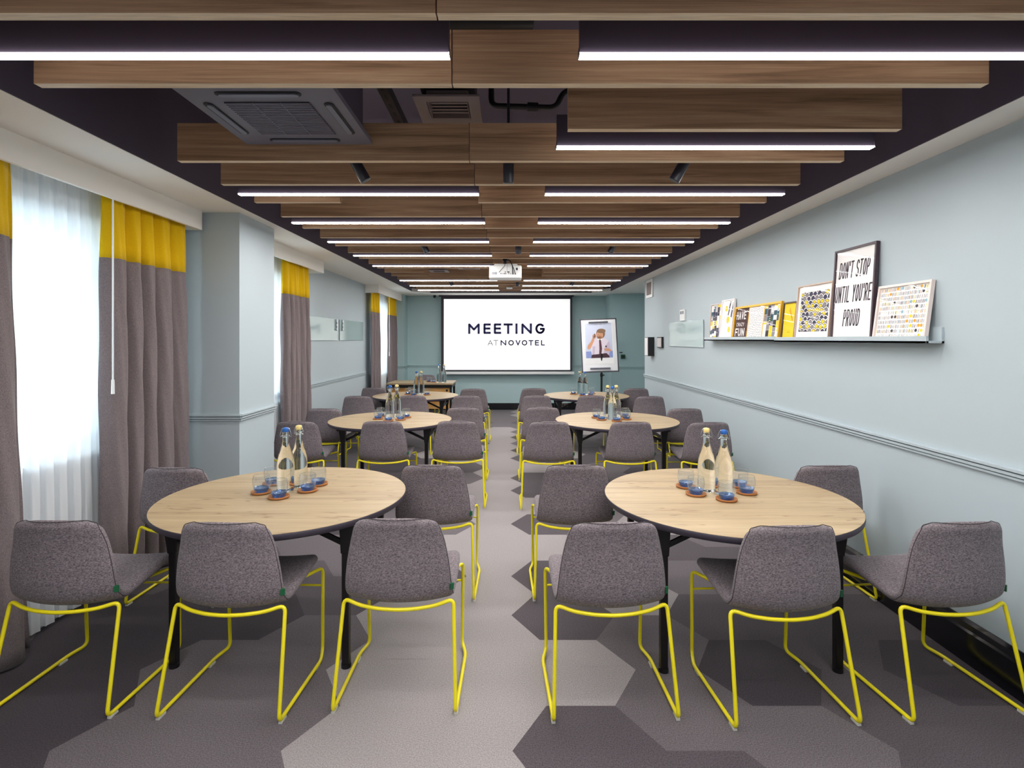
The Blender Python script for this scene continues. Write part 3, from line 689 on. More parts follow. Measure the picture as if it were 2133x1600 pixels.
CH = [(122, 1084, 1.0, 'grey chair with yellow sled legs in the front row, beside the nearest curtain', G1, -.035),
      (460, 1088, 2.5, 'grey chair in the front row, directly in front of the near left table', G1),
      (823, 1080, .5, 'grey chair in the front row, just left of the central aisle', G1),
      (1287, 1088, -2, 'grey chair in the front row, just right of the central aisle', G1, -.012),
      (1650, 1090, -3, 'grey chair in the front row, directly in front of the near right table', G1, 0, -.025),
      (2015, 1087, -4.5, 'grey chair in the front row, farthest right beside the black skirting', G1),
      (366, 978, 2, 'grey chair between the near left table and the widest curtain', G2, -.06, .05),
      (899, 968, 1, 'grey chair between the near left table and the central aisle', G2),
      (1209, 968, -1, 'grey chair between the near right table and the central aisle', G2, -.022),
      (1733, 969, -2, 'grey chair between the near right table and the right wall', G2),
      (624, 877, 1, 'grey chair on the camera side of the middle left table, beside the pier', G3, -.04),
      (794.5, 877, 0, 'grey chair facing the middle left table from the front, at its centre', G3),
      (951.5, 876.5, 0, 'grey chair on the camera side of the middle left table, beside the aisle', G3),
      (1148.5, 878, 0, 'grey chair on the camera side of the middle right table, beside the aisle', G3, -.02),
      (1316, 878, -1, 'grey chair facing the middle right table from the front, at its centre', G3),
      (1479, 879, -2, 'grey chair behind the near right table bottles, towards the right wall', G3),
      (676, 852, 2, 'bluish grey chair between the middle left table and the window curtain', G4, -.04, .06),
      (965.5, 848.5, 0, 'grey chair at the aisle end of the middle left table, far side', G4),
      (1130, 848, 0, 'grey chair at the aisle end of the middle right table, far side', G4),
      (1428.6, 852, -2, 'grey chair between the middle right table and the right wall', G4, .02, .06),
      (744, 824.5, 1, 'grey chair on the camera side of the farthest left table, window end', G5),
      (857.7, 823.5, 0, 'grey chair facing the farthest left table from the front, at its centre', G5),
      (972, 823.5, 0, 'grey chair on the camera side of the farthest left table, aisle end', G5),
      (1118, 823.5, 0, 'grey chair on the camera side of the farthest right table, aisle end', G5),
      (1233.5, 823.7, 0, 'grey chair facing the farthest right table from the front, at its centre', G5),
      (1354.7, 825, -1, 'grey chair on the camera side of the farthest right table, wall end', G5),
      (779, 809, 2, 'grey chair at the window end of the farthest left table, nearest the desk', G6, -.05, .16),
      (985, 809.5, 0, 'grey chair at the aisle end of the farthest left table, nearest the screen', G6),
      (1112, 808.5, 0, 'grey chair at the aisle end of the farthest right table, nearest the screen', G6),
      (1323, 811.5, -2, 'grey chair at the wall end of the farthest right table, by the flip chart', G6, .08, .24)]
for c in CH: place_chair(*c)
c = place_chair(889, 780.5, 180, 'grey presenter chair standing behind the oak desk, facing the room', 'presenter chair')

# ================================================================ TABLES
RT, ZT = .648, .74
def make_table():
    o = empty('round_table')
    n = 96
    b = MB(); c = [(RT*.996*cos(2*pi*i/n), RT*.996*sin(2*pi*i/n)) for i in range(n)]; b.prism(c, ZT-.025, ZT, OAK); b.build('tabletop', o)
    b = MB(); b.lathe([(RT*.93, ZT-.031), (RT-.012, ZT-.034), (RT-.003, ZT-.028), (RT, ZT-.014), (RT-.001, ZT-.003), (RT*.996, ZT-.0012), (RT*.993, ZT-.026)], EDGE, n, closed=True); b.build('edge_band', o)
    b = MB(); b.lathe([(.0, ZT-.03), (RT*.94, ZT-.03), (RT*.94, ZT-.024), (.0, ZT-.024)], BLACKM, 48); b.build('underside', o)
    for sx in (-1, 1):
        X = -.405 if sx < 0 else .435
        for sy in (-1, 1):
            b = MB(); Y = sy*.355
            b.box((X-.018, Y-.018, .012), (X+.018, Y+.018, ZT-.03), BLACKM)
            b.add([(X-.03*sx, Y-.022, ZT-.031), (X+.045*sx, Y-.022, ZT-.031), (X+.022*sx, Y-.022, .56), (X-.022*sx, Y-.022, .56), (X-.03*sx, Y+.022, ZT-.031), (X+.045*sx, Y+.022, ZT-.031), (X+.022*sx, Y+.022, .56), (X-.022*sx, Y+.022, .56)],
                  [(0, 1, 2, 3), (7, 6, 5, 4), (0, 4, 5, 1), (1, 5, 6, 2), (2, 6, 7, 3), (3, 7, 4, 0)], BLACKM)
            lg = b.build('leg', o, bevel=.004)
            b = MB(); b.cyl((X, Y, 0), (X, Y, .02), .024, DARKPL, 14); b.build('foot_cap', lg)
        b = MB(); b.bar((X, -.355, .60), (X, .355, .60), .022, .022, BLACKM); b.bar((X+.03*sx, -.40, ZT-.045), (X+.03*sx, .40, ZT-.045), .05, .03, BLACKM); b.build('cross_bar', o)
        for sy in (-1, 1):
            b = MB(); b.bar((X, sy*.30, .57), (X-sx*.24, sy*.30, ZT-.055), .016, .024, BLACKM); b.build('brace', o)
    b = MB()
    for sy in (-1, 1): b.bar((-.40, sy*.30, ZT-.045), (.40, sy*.30, ZT-.045), .03, .026, BLACKM)
    b.build('under_rail', o)
    return o
TB = [(1.178, 2.977, 'near right', 'the near right round oak table with plum edge and black folding legs'), (-1.232, 3.012, 'near left', 'the near left round oak table with plum edge and black folding legs'),
      (1.142, 5.804, 'middle right', 'round oak table in the middle row, right of the aisle'), (-1.27, 5.839, 'middle left', 'round oak table in the middle row, left of the aisle'),
      (1.176, 8.33, 'farthest right', 'round oak table in the farthest row, before the flip chart'), (-1.43, 8.33, 'farthest left', 'round oak table in the farthest row, before the oak desk')]
t0 = make_table()
for i, (x, y, n, lab) in enumerate(TB):
    t = t0 if i == 0 else copytree(t0); t.location = (x, y, 0); t.rotation_euler = (0, 0, pi if x > 0 else 0); tag(t, lab, 'table', 'round folding tables')

# ---------------------------------------------------------------- tableware
BLUE = mat('blue_stopper', '1f63b8', .4); CREAMP = mat('cream_stopper', 'efd98c', .4)
def make_bottle(stop):
    o = empty('swing_top_bottle'); k = 1.05
    P = [(.0, 0), (.040, 0), (.044, .004), (.0455, .012), (.0455, .13), (.0445, .155), (.040, .185), (.031, .215), (.022, .24), (.0175, .26), (.016, .285), (.0165, .292), (.019, .294), (.019, .302), (.0165, .304), (.0165, .315), (.0, .315)]
    b = MB(); b.lathe(P[1:-1], BOTTLE, 32); b.build('glass_body', o, k=k)
    b = MB(); b.lathe([(.015, .316), (.0165, .318), (.0165, .332), (.014, .338), (.006, .340)], stop, 20); b.build('stopper', o, k=k)
    b = MB()
    for s_ in (-1, 1): b.tube([(s_*.018, 0, .296), (s_*.028, 0, .288), (s_*.029, 0, .305), (s_*.019, 0, .334), (0, 0, .338)], .002, CHROME, 6, .004, 3)
    b.tube([(-.019, -.004, .297), (0, -.021, .294), (.019, -.004, .297)], .0018, CHROME, 6, .01, 4)
    b.build('wire_bail', o, k=k); return o
def make_glass():
    o = empty('tumbler'); k = 1.04
    out = [(.027, .012), (.036, .020), (.042, .034), (.0445, .052), (.044, .070), (.0405, .088)]
    b = MB(); n_ = 28; vs = [(r_*cos(2*pi*i/n_), r_*sin(2*pi*i/n_), z) for r_, z in out for i in range(n_)]
    b.add(vs, [(j*n_+i, j*n_+(i+1) % n_, (j+1)*n_+(i+1) % n_, (j+1)*n_+i) for j in range(len(out)-1) for i in range(n_)], TUMB, True)
    b.lathe([(.0405, .0875), (.0410, .0884), (.0405, .0893), (.0398, .0884)], BOTTLE, n_, closed=True); b.build('glass_wall', o, k=k)
    b = MB(); b.lathe([(.026, .0), (.030, .003), (.036, .014), (.0395, .027), (.0385, .0275), (.032, .016), (.012, .010)], BLUEG, 28); b.build('blue_base', o, k=k); return o
def make_coaster():
    b = MB(); b.lathe([(.046, 0), (.052, .003), (.0535, .012), (.050, .0125), (.047, .005), (.004, .005)], COAST, 32); o = b.build('coaster', k=1.04); return o
PB = {'b': make_bottle(BLUE), 'c': make_bottle(CREAMP)}; PG = make_glass(); PC = make_coaster()
seen = set()
def inst(proto, key, loc, rz=0):
    if key in seen: o = copytree(proto)
    else: o = proto; seen.add(key)
    o.location = loc; o.rotation_euler = (0, 0, rz); return o
def at(px, py, z): Y = (H-z)*F/(py-VY); return (gx(px, Y), Y, z)
SETS = [('near right', [('c', 1471.5, 1022, 'left'), ('b', 1507.5, 1028.5, 'right')], [(1428.5, 1015, 'leftmost'), (1449.6, 1031, 'front left'), (1513.4, 1042, 'frontmost'), (1555, 1028, 'rightmost'), (1541, 1014, 'rear right')]),
        ('near left', [('b', 595, 1021, 'left'), ('c', 622.5, 1012.5, 'right')], [(544.6, 1027, 'leftmost'), (581, 1037, 'frontmost'), (641, 1023, 'front right'), (662.7, 1010, 'rightmost'), (567, 1009, 'rear left')]),
        ('middle right', [('c', 1265.8, 871, 'left'), ('b', 1275.5, 874.5, 'middle'), ('c', 1284, 870.5, 'right')], [(1242.5, 870.8, 'leftmost'), (1253, 875, 'front left'), (1284.5, 877.5, 'frontmost'), (1304.8, 874, 'rightmost'), (1302, 868.5, 'rear right')]),
        ('middle left', [('b', 812.2, 871, 'left'), ('c', 826.5, 868, 'right')], [(787.5, 873.5, 'leftmost'), (809, 877, 'frontmost'), (834.5, 875, 'front right'), (846, 870, 'rightmost'), (793, 868, 'rear left')]),
        ('farthest right', [('c', 1208, 821, 'left'), ('b', 1218.6, 822.5, 'right')], [(1194.5, 821.5, 'leftmost'), (1214, 824.5, 'frontmost'), (1230.5, 824.5, 'front right'), (1233, 820.5, 'rightmost')]),
        ('farthest left', [('b', 867.6, 821, 'left'), ('c', 877.5, 820, 'right')], [(850, 822, 'leftmost'), (861, 824.5, 'frontmost'), (889.5, 823, 'rightmost'), (856, 819, 'rear left')])]
for n, bs, gs in SETS:
    for key, px, py, w in bs:
        cap = 'blue' if key == 'b' else 'cream'
        o = inst(PB[key], key, at(px, py, ZT+.0005), random.uniform(-.3, .3)); tag(o, '%s swing-top glass water bottle with %s stopper on the %s table' % (w, cap, n), 'bottle', 'water bottles on the %s table' % n)
    for px, py, w in gs:
        p = at(px, py, ZT+.0005)
        o = inst(PC, 'co', p); tag(o, 'tan leather coaster under the %s tumbler on the %s table' % (w, n), 'coaster', 'coasters on the %s table' % n)
        o = inst(PG, 'gl', (p[0], p[1], p[2]+.0055)); tag(o, 'clear tumbler with blue base, %s of those on the %s table' % (w, n), 'glass', 'tumblers on the %s table' % n)

# ================================================================ DESK
zd = .745
Yf = (H-zd)*F/(798.5-VY); Yk = Yf+.78; xl, xr = gx(804.5, Yf), gx(943, Yf)
o = empty('presenter_desk', ((xl+xr)/2, (Yf+Yk)/2, 0)); w = (xr-xl)/2; d = (Yk-Yf)/2
b = MB(); b.box((-w, -d, zd-.03), (w+.0, d, zd), OAK); b.build('desktop', o, bevel=.003)
b = MB(); b.box((-w+.02, -d+.03, zd-.09), (w-.02, d-.03, zd-.03), BLACKM); b.build('under_frame', o)
b = MB(); b.box((-w+.03, -d+.06, .24), (w-.03, -d+.08, zd-.09), OAKD); pn = b.build('front_panel', o)
b = MB(); b.cyl((w-.12, -d+.056, zd-.145), (w-.12, -d+.062, zd-.145), .022, ACD, 18); b.build('cable_hole', pn)
for sx in (-1, 1):
    for sy in (-1, 1): b = MB(); b.box((sx*(w-.045)-.02, sy*(d-.07)-.02, 0), (sx*(w-.045)+.02, sy*(d-.07)+.02, zd-.09), BLACKM); b.build('leg', o)
tag(o, 'oak presenter desk with front panel standing before the back wall', 'desk')
def atd(px, Y): return (gx(px, Y), Y, zd+.0005)
for key, px, Y, w_ in (('b', 914.5, Yf+.30, 'left'), ('c', 925, Yf+.24, 'right')):
    tag(inst(PB[key], key, atd(px, Y)), '%s of two swing-top water bottles on the oak desk' % w_, 'bottle', 'water bottles on the desk')
for px, Y, w_ in ((893.5, Yf+.30, 'left'), (903, Yf+.20, 'right')):
    p = atd(px, Y); tag(inst(PC, 'co', p), 'tan coaster under the %s tumbler on the oak desk' % w_, 'coaster', 'coasters on the desk')
    tag(inst(PG, 'gl', (p[0], p[1], p[2]+.0055)), '%s tumbler on the oak desk' % w_, 'glass', 'tumblers on the desk')

# ================================================================ FLIP CHART
Yc = 10.6
fx, fz = gx(1250.5, Yc), gz(774, Yc)
o = empty('flip_chart', (gx(1253, Yc), Yc, 0), radians(-4)); bw = .345; bh = gz(663, Yc)-fz
lean = radians(-9)
bd = empty('board', (gx(1250.5, Yc)-gx(1253, Yc), -.05, fz)); bd.parent = o; bd.rotation_euler = (lean, radians(-2), 0)
WB = mat('white_board_enamel', 'eff0f2', .2); DKF = mat('dark_grey_board_frame', '3f3d48', .4)
b = MB(); b.box((-bw, 0, 0), (bw, .012, bh), WB)
for q in ((-bw-.012, -.006, -.012, bw+.012, .018, .012), (-bw-.012, -.006, bh-.012, bw+.012, .018, bh+.008), (-bw-.012, -.006, 0, -bw+.01, .018, bh), (bw-.01, -.006, 0, bw+.012, .018, bh)): b.box(q[:3], q[3:], DKF)
bo = b.build('board_face', bd); 
b = MB(); b.box((-.19, -.03, bh-.075), (.19, -.004, bh-.05), DKF); b.build('paper_clamp', bd, bevel=.01)
b = MB(); b.box((-.2, -.05, .05), (.19, -.002, .062), ACL); b.box((-.2, -.052, .062), (.19, -.046, .075), ACL); b.build('pen_tray', bd, bevel=.004)
SK = mat('poster_skin', 'd9a07c', .8); SH = mat('poster_lilac_shirt', 'e6dbe6', .8); SHD = mat('poster_lilac_shirt_fold', 'cdbfd4', .8); TIE = mat('poster_brown_tie', '5c3a44', .8); PW = mat('poster_white_paper', 'f6f6f6', .8); BLP = mat('poster_pale_blue', 'cfd6ea', .8)
BLD = mat('poster_blue_band', '8f9ed4', .8); HR = mat('poster_hair', '8a6a52', .8); DKP = mat('poster_dark', '4a2f3a', .8)
pw, ph = .29, bh-.16; a = Art((-.285, .145, .27, bh-.078), -.002, .0004); cz = .24
a.rect(-1, -1, 1, 2, PW); a.up(); a.r = (-.265, .27, .255, bh-.08); a.rect(-1, 0, 1, 2, BLP); a.up(); a.rect(-1, 0, 1, .40, BLD); a.up()
a.poly([(-.15, .30), (.17, .30), (.22, .45), (.19, .60), (.10, .655), (-.03, .66), (-.12, .61), (-.17, .50)], SH); a.up()
a.poly([(.05, .30), (.17, .30), (.22, .45), (.19, .6), (.12, .5)], SHD); a.poly([(-.14, .33), (-.10, .33), (-.08, .5), (-.13, .5)], SHD); a.up()
a.poly([(-.155, .60), (-.225, .52), (-.235, .46), (-.205, .44), (-.165, .47), (-.09, .62), (-.075, .70), (-.105, .71)], SK)
a.disc(-.088, .70, .035, SK, .045); a.up()
a.disc(.035, .745, .085, HR, .10); a.up(); a.poly([(-.02, .64), (.05, .65), (.06, .70), (-.03, .70)], SK); a.disc(.018, .715, .066, SK, .085); a.up()
a.disc(.05, .80, .085, HR, .045); a.rect(-.085, .68, -.068, .75, DKP)
for ex in (-.008, .045): a.disc(ex, .728, .008, DKP, .005)
a.stroke([(.0, .675), (.03, .672)], .006, TIE); a.stroke([(.018, .72), (.012, .70), (.022, .697)], .004, HR)
a.poly([(.0, .635), (.035, .635), (.05, .45), (.03, .33), (-.012, .33), (.0, .45)], TIE); a.poly([(-.03, .65), (.0, .61), (.018, .64)], PW); a.poly([(.07, .65), (.036, .61), (.018, .64)], PW); a.up()
a.poly([(.08, .44), (.14, .47), (.235, .415), (.22, .395), (.12, .40)], SK); a.rect(.10, .45, .155, .475, SHD); a.rect(.115, .475, .145, .505, DKP)
a.poly([(-.17, .27), (-.15, .335), (.0, .345), (.13, .36), (.18, .31), (.19, .27)], DKP); a.up()
text(a, '0', -.01, bh-.125, .038, .032, 0, .008, PW); text(a, '1', .075, bh-.125, .038, .02, 0, .008, PW)
po = a.mb.build('poster', bd); po['label'] = 'paper poster of a person in a lilac shirt and dark tie'
b = MB(); b.cyl((0, 0, .02), (0, 0, fz+.35), .020, DARKPL, 14); b.cyl((0, 0, fz-.10), (0, 0, fz-.04), .028, DARKPL, 14); b.build('pole', o)
b = MB(); b.cyl((.02, 0, fz-.07), (.055, 0, fz-.07), .012, DARKPL, 10); b.build('clamp_knob', o)
b = MB(); b.cyl((bw, .0, .45+fz-.08), (bw+.06, 0, .45+fz-.08), .01, DARKPL, 8); b.build('side_arm', o)
for i in range(5):
    t = 2*pi*i/5+.3; b = MB(); b.bar((0, 0, .05), (.30*cos(t), .30*sin(t), .05), .03, .018, DARKPL); lg = b.build('base_leg', o); b = MB(); b.cyl((.29*cos(t), .29*sin(t), 0), (.29*cos(t), .29*sin(t), .045), .022, DARKPL, 12); b.build('castor', lg)
tag(o, 'white flip chart on a black pole stand with a poster clipped on', 'flip chart')

# ================================================================ WALL ITEMS, RIGHT
b = MB(); o = empty('wall_vent', V((XR, 8.50, 2.19))); b.box((-.02, -.20, 0), (0, .20, .29), WHITE); b.build('vent_frame', o, bevel=.003)
b = MB(); b.box((-.022, -.145, .045), (-.019, .145, .245), mat('vent_taupe', '7c6f6c', .6))
for i in range(12): b.box((-.025, -.145, .05+i*.0165), (-.021, .145, .054+i*.0165), VENTM)
b.build('grille', o); tag(o, 'white-framed air grille high on the right wall near its far corner', 'vent')
b = MB(); b.box((XR-.014, 6.14, 1.448), (XR-.006, 7.46, 1.762), WRITEG); b.box((XR-.006, 6.5, 1.5), (XR, 7.1, 1.7), CHROME)
tag(b.build('glass_writing_board', W=True, bevel=.001), 'pale green glass writing board on the right wall, left of the picture ledge', 'glass board', 'glass writing boards')
o = empty('thermostat', V((XR, 6.87, 1.775))); b = MB(); b.box((-.022, -.095, 0), (0, .095, .145), WHITE); b.build('casing', o, bevel=.006)
b = MB(); b.box((-.0235, -.07, .085), (-.021, -.01, .125), ACL); b.box((-.0235, .01, .085), (-.021, .07, .125), ACL); b.build('display', o)
tag(o, 'small white wall thermostat above the glass board on the right wall', 'thermostat')
o = empty('wall_box', V((XR, 8.35, 1.284))); b = MB(); b.box((-.10, -.10, 0), (0, .10, .30), DARKPL); b.build('casing', o, bevel=.006)
b = MB(); b.box((-.106, -.09, .01), (-.1, .09, .29), WHITE); b.build('front_cover', o); tag(o, 'black speaker-like box on the right wall below the air grille', 'wall box')
o = empty('wall_panel', V((XR, 7.88, 1.415))); b = MB(); b.box((-.03, -.13, 0), (0, .13, .165), DARKPL); b.build('casing', o, bevel=.003)
b = MB(); b.box((-.033, -.11, .015), (-.029, .11, .15), mat('panel_pale', 'c8c4c4', .4)); b.build('face_plate', o); tag(o, 'small dark-edged control panel beside the black wall box', 'control panel')
o = empty('wall_switch', V((gx(1298, 11.25)/1, 11.27, 1.20))); o.location.x = gx(1298, 11.68); o.location.z = gz(743, 11.7)
b = MB(); b.box((-.045, -.03, -.045), (.045, 0, .045), mat('dark_green_switch', '1d4a34', .5)); b.build('casing', o, bevel=.004)
b = MB(); b.cyl((0, -.03, 0), (0, -.036, 0), .022, DARKPL, 14); b.build('button', o); tag(o, 'small dark green call point on the wall right of the flip chart', 'switch')
o = empty('wall_socket', (gx(1176, YB*S), (YB-.03)*S, .07)); b = MB(); b.box((-.075, -.012, -.0), (.075, 0, .085), mat('brushed_socket', '7a6a64', .35, .5)); b.build('plate', o, bevel=.003)
b = MB()
for sx in (-1, 1): b.box((sx*.035-.02, -.014, .02), (sx*.035+.02, -.011, .055), DARKPL)
b.build('outlet', o); tag(o, 'brushed double wall socket low on the back wall under the screen', 'socket')
o = empty('dome_camera', (gx(905, 12.2), 12.2, V((0, 0, ZS))[2]-.04)); b = MB(); b.lathe([(.0001, -.02), (.022, -.014), (.03, 0), (.03, .04), (.0001, .04)], DARKPL, 16); b.build('dome', o); tag(o, 'tiny black dome sensor under the soffit left of the screen', 'sensor')
# left wall glass boards
o1 = empty('x'); bpy.data.objects.remove(o1)
for a, c, lab in ((6.72, 7.88, 'near pale glass writing board on the left wall, beside the curtain'), (7.98, 9.26, 'far pale glass writing board on the left wall')):
    b = MB(); b.box((XL+.006, a, 1.525), (XL+.014, c, 1.83), WRITEG); b.box((XL, a+.3, 1.6), (XL+.006, c-.3, 1.75), CHROME)
    tag(b.build('glass_writing_board', W=True, bevel=.001), lab, 'glass board', 'glass writing boards')
for cidx, (y, side) in enumerate(((7.80, 'near'), (8.08, 'far'))):
    for i, hgt in enumerate(('top', 'middle', 'bottom')):
        b = MB(); b.cyl((0, 0, 0), (.02, 0, 0), .028, CHROME, 16); o = b.build('magnet', bevel=.002); o.location = V((XL+.0145, y, 1.80-.055*i))
        tag(o, '%s round chrome magnet at the inner edge of the %s left-wall glass board' % (hgt, side), 'magnet', 'magnets on the glass boards')

# ================================================================ PICTURE LEDGES AND PRINTS
LED1 = paint('ledge_paint', 'b3c0c6', .45)
def ledge(a, c, dz, lab):
    o = empty('picture_ledge', V((XR, (a+c)/2, 1.52+dz))); h_ = (c-a)/2*S
    b = MB(); b.box((-.096, -h_, 0), (0, h_, .012), LED1); b.build('shelf_board', o, bevel=.001)
    b = MB(); b.box((-.096, -h_, .0), (-.082, h_, .038), LED1); b.build('front_lip', o, bevel=.001)
    b = MB(); b.box((-.014, -h_, .0), (0, h_, .085), LED1); b.build('back_plate', o, bevel=.001)
    tag(o, lab, 'picture ledge', 'wall picture ledges')
ledge(2.751, 4.33, 0, 'blue-grey picture ledge nearest the camera on the right wall'); ledge(4.332, 5.89, .006, 'blue-grey picture ledge farther along the right wall')
def framed(ya, yc, ztop, lab, fcol, fw, painter, front=.086, xtop=XR-.004, mount=None, dep=.022, zfl=.0125, dz=0):
    """ya..yc survey positions; leaning on the wall; painter(Art, w, h)"""
    w = (yc-ya)*S; zb_ = V((0, 0, 1.52+dz))[2]+zfl; zt = V((0, 0, ztop))[2]
    fd = dep; base = front-.016
    hgt = zt-zb_; run = base-fd-.004; h_ = hgt/cos(math.atan2(run, hgt)) if run > 0 else hgt
    a_ = math.asin(max(0, min(.4, run/h_)))
    o = empty('framed_print', (XR*S-base+.001, (ya+yc)/2*S, zb_+.001+fd*sin(a_)), -pi/2); o.rotation_euler = (-a_, 0, -pi/2)
    fm_ = mat('frame_'+fcol, fcol, .45)
    b = MB(); h_ -= .002
    for q in ((-w/2, 0, w/2, fw), (-w/2, h_-fw, w/2, h_), (-w/2, fw, -w/2+fw, h_-fw), (w/2-fw, fw, w/2, h_-fw)): b.box((q[0], 0, q[1]), (q[2], fd, q[3]), fm_)
    b.build('frame', o, bevel=.001)
    b = MB(); b.box((-w/2+fw*.5, fd*.6, fw*.5), (w/2-fw*.5, fd*.9, h_-fw*.5), DARKPL); b.build('backing', o)
    A = Art((-w/2+fw, fw, w/2-fw, h_-fw), fd*.55); painter(A, w/2-fw, h_-fw, fw); A.mb.build('artwork', o)
    b = MB(); b.add([(-w/2+fw, fd*.2, fw), (w/2-fw, fd*.2, fw), (w/2-fw, fd*.2, h_-fw), (-w/2+fw, fd*.2, h_-fw)], [(0, 1, 2, 3)], PICG); b.build('glazing', o)
    tag(o, lab, 'framed print', 'framed prints on the ledges'); return o
K = mat('print_black', '38323a', .8); PWH = mat('print_white', 'f4f2f0', .8); PY = mat('print_yellow', 'f0d22a', .8); PG_ = mat('print_grey', '8f8a90', .8); PT = mat('print_teal', '2f5a66', .8)
PO = mat('print_orange', 'e0a020', .8); PLB = mat('print_light_blue', '8fb8c8', .8); PLG = mat('print_light_grey', 'c9c6c8', .8); PBR = mat('print_dark_brown', '4a3230', .8); PN = mat('print_navy', '3a3a58', .8)
def p_bottles(A, X, Z, fw):
    A.rect(-1, -1, 1, 1, PWH); A.up(); r = random.Random(4); rows = 11; hh = (Z-fw)/rows
    for j in range(rows):
        z = Z-(j+1)*hh+.002; x = -X+.004
        while x < X-.006:
            w = r.choice([.0025, .003, .004, .0035]); m = r.choice([K, PN, PG_, PG_, PO, PLG, PY, PN, PLB, PG_]); q = r.random()
            if q < .05: A.disc(x+.008, z+hh*.45, .0095, r.choice([PO, K, PY, PLB]), n=14); x += .02
            elif j in (5, 10) and q < .7: A.stroke([(x, z+hh*r.uniform(.2, .7)), (x+.006, z+hh*r.uniform(.2, .7))], .002, m); x += .009
            else: A.rect(x, z, x+w, z+hh*r.uniform(.62, .8), m, .0015); x += w+r.uniform(.0025, .0045)
def p_stop(A, X, Z, fw):
    A.rect(-1, -1, 1, 1, PWH); A.up(); u_ = Z/.6; cw = X*2/11.6
    def line(s_, zc, n_off):
        wd = {'I': .5, "'": .4, ' ': .55}; tot = sum(cw*.86*wd.get(c, 1)+cw*.16 for c in s_)
        text(A, s_, -tot/2-.012, zc, .112*u_, cw*.86, cw*.16, cw*.30, K, .10, {'I': .5, "'": .4, ' ': .55})
    line("DON'T STOP", Z*.69, 0); line("UNTIL YOU'RE", Z*.42, 0); line('PROUD', Z*.155, 0)
def p_scales(A, X, Z, fw):
    A.rect(-1, -1, 1, 1, PWH); r0 = A.r; A.up(); A.r = (-X+.035, fw+.055, X-.032, Z-.045); A.rect(-1, -1, 1, 1, K); r = random.Random(2); R_ = .036
    for j in range(10, -1, -1):
        A.up()
        for i in range(-6, 7):
            cx = i*R_*1.5+(R_*.75 if j % 2 else 0)+r.uniform(-.006, .006); cz = fw+.02+j*R_*.86+r.uniform(-.005, .005)
            b0 = A.l
            for rad, m in ((R_, K), (R_*.88, PWH), (R_*.70, K), (R_*.58, r.choice([PY, PY, PN, PG_]))): A.disc(cx, cz, rad, m, n=20); A.l += .25
            A.l = b0
    A.r = r0
def p_yellow(A, X, Z, fw):
    A.rect(-1, -1, 1, 1, PY); A.up(); A.poly([(-X*.1, Z*.9), (X*.5, Z*.55), (X*.4, Z*.5), (-X*.2, Z*.8)], PO); A.rect(-X*.3, Z*.2, X*.2, Z*.22, PO)
def p_collage(A, X, Z, fw, s_=1, x0=None, x1=None):
    r = random.Random(s_); x0 = -X if x0 is None else x0; x1 = X if x1 is None else x1
    A.rect(x0, -1, x1, 1, PWH); A.up(); n = 5
    for i in range(n):
        z = fw
        while z < Z:
            h_ = r.uniform(.025, .07); xa = x0+(x1-x0)*i/n; xb_ = x0+(x1-x0)*(i+1)/n
            A.rect(xa, z, xb_-.002, min(z+h_-.002, Z), r.choice([PY, PN, PT, PG_, PLG, PWH, K, PY, PWH]))
            z += h_
    A.up()
    for i in range(6):
        xa = r.uniform(x0, x1-.03); z = r.uniform(fw, Z-.04); A.poly([(xa, z), (xa+.03, z), (xa+.015, z+.045)], r.choice([PY, PWH, PN]))
    A.up(); xa = x0+(x1-x0)*.35
    for i in range(4): A.rect(xa, Z*.42+i*.02, xa+.028, Z*.42+i*.02+.010, K)
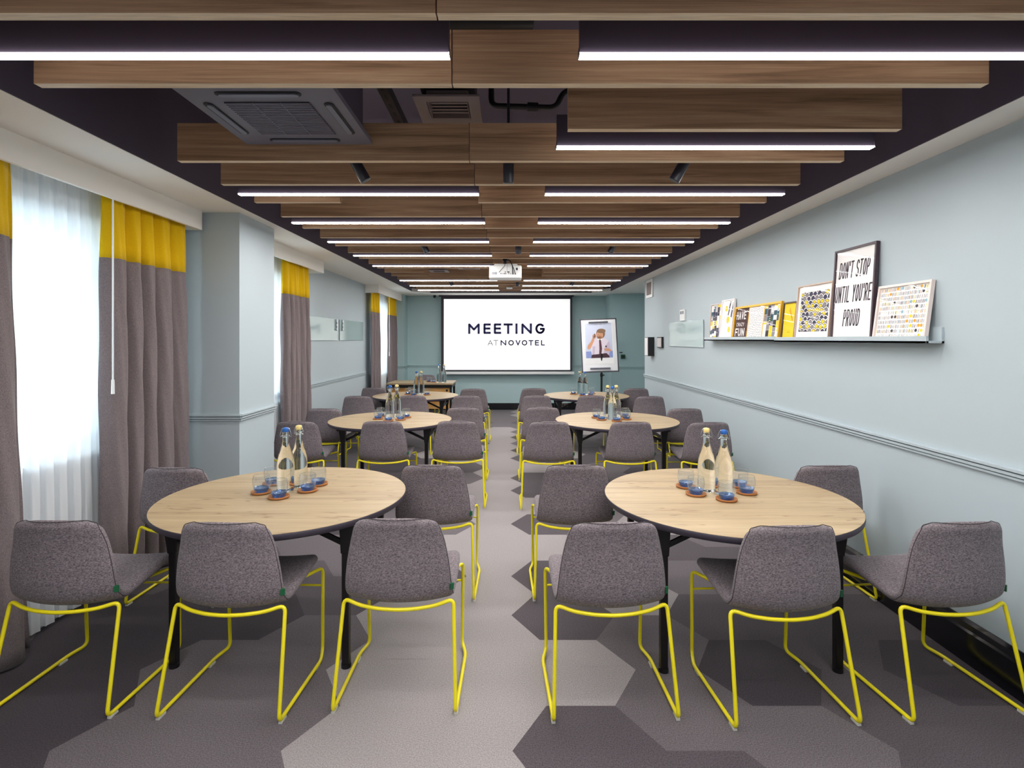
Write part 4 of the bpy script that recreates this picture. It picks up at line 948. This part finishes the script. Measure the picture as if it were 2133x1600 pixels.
def p_triple(A, X, Z, fw):
    bw_ = (2*X-2*fw)/3; A.rect(-1, -1, 1, 1, mat('frame_f0b51c', 'f0b51c', .45)); A.up(); a0 = -X; A.rect(a0, -1, a0+bw_, 1, PBR); A.up(); r0 = A.r
    text(A, 'HAVE', a0+.022, Z*.64, Z*.26, .046, .010, .013, PWH, .05); text(A, 'CRAZY', a0+.04, Z*.42, Z*.12, .028, .008, .006, PWH, .05); text(A, 'FUN', a0+.022, Z*.10, Z*.26, .060, .014, .015, PWH, .05)
    b0 = a0+bw_+fw; A.r = (b0, fw, b0+bw_, Z); A.rect(-1, -1, 1, 1, PWH); A.up(); r = random.Random(9)
    for j in range(17):
        for i in range(13):
            x = b0+.008+i*(bw_-.012)/13+r.uniform(-.003, .003); z = fw+.006+j*(Z-fw-.01)/17+r.uniform(-.002, .002); t = r.uniform(-.5, .9)
            A.stroke([(x, z), (x+.011*cos(t), z+.011*sin(t))], .0045, K)
    c0 = b0+bw_+fw; A.r = (c0, fw, X, Z); p_collage(A, X, Z, fw, 5, c0, X); A.r = r0
def p_blocks(A, X, Z, fw): p_collage(A, X, Z, fw, 12)
def p_leaf(A, X, Z, fw):
    A.rect(-1, -1, 1, 1, PWH); A.up(); r = random.Random(3)
    A.disc(-X*.3, Z*.8, .03, PY); A.disc(X*.1, Z*.5, .035, PY); A.disc(X*.4, Z*.25, .03, PY); A.up()
    A.poly([(0, Z*.62), (X*.25, Z*.97), (X*.45, Z*.97), (X*.15, Z*.62)], K); A.poly([(X*.5, Z*.58), (X*.75, Z*.95), (X*.9, Z*.9), (X*.7, Z*.55)], PN)
    for i in range(170):
        x = r.uniform(-X, X); z = r.uniform(fw, Z); t = r.uniform(0, 3); A.stroke([(x, z), (x+.008*cos(t), z+.008*sin(t))], .0018, r.choice([K, PG_, K]))
framed(2.80, 3.206, 1.848, 'landscape print of tiny bottle rows in a pale frame, nearest the camera', 'eadcd6', .014, p_bottles)
framed(3.223, 3.635, 2.125, "tall dark-framed print reading DON'T STOP UNTIL YOU'RE PROUD", '43323c', .014, p_stop, .080)
framed(3.66, 4.10, 1.935, 'print of yellow and black overlapping scales in a thin pale wood frame', 'cbb09c', .009, p_scales, .080)
framed(4.115, 4.318, 1.83, 'plain yellow print in a dark frame, tucked beside the scales print', '4a3a3c', .010, p_yellow, .072)
framed(4.345, 5.245, 1.846, 'wide yellow frame of three prints, one reading HAVE CRAZY FUN', 'f0b51c', .018, p_triple, .080, dz=.006)
framed(5.26, 5.565, 1.935, 'white-framed black and yellow leaf print on the far ledge', 'f0eeee', .012, p_leaf, .080, dz=.006)
framed(5.575, 5.87, 1.91, 'block-pattern collage print at the farthest end of the far ledge', 'd9c8c0', .008, p_blocks, .072, dz=.006)
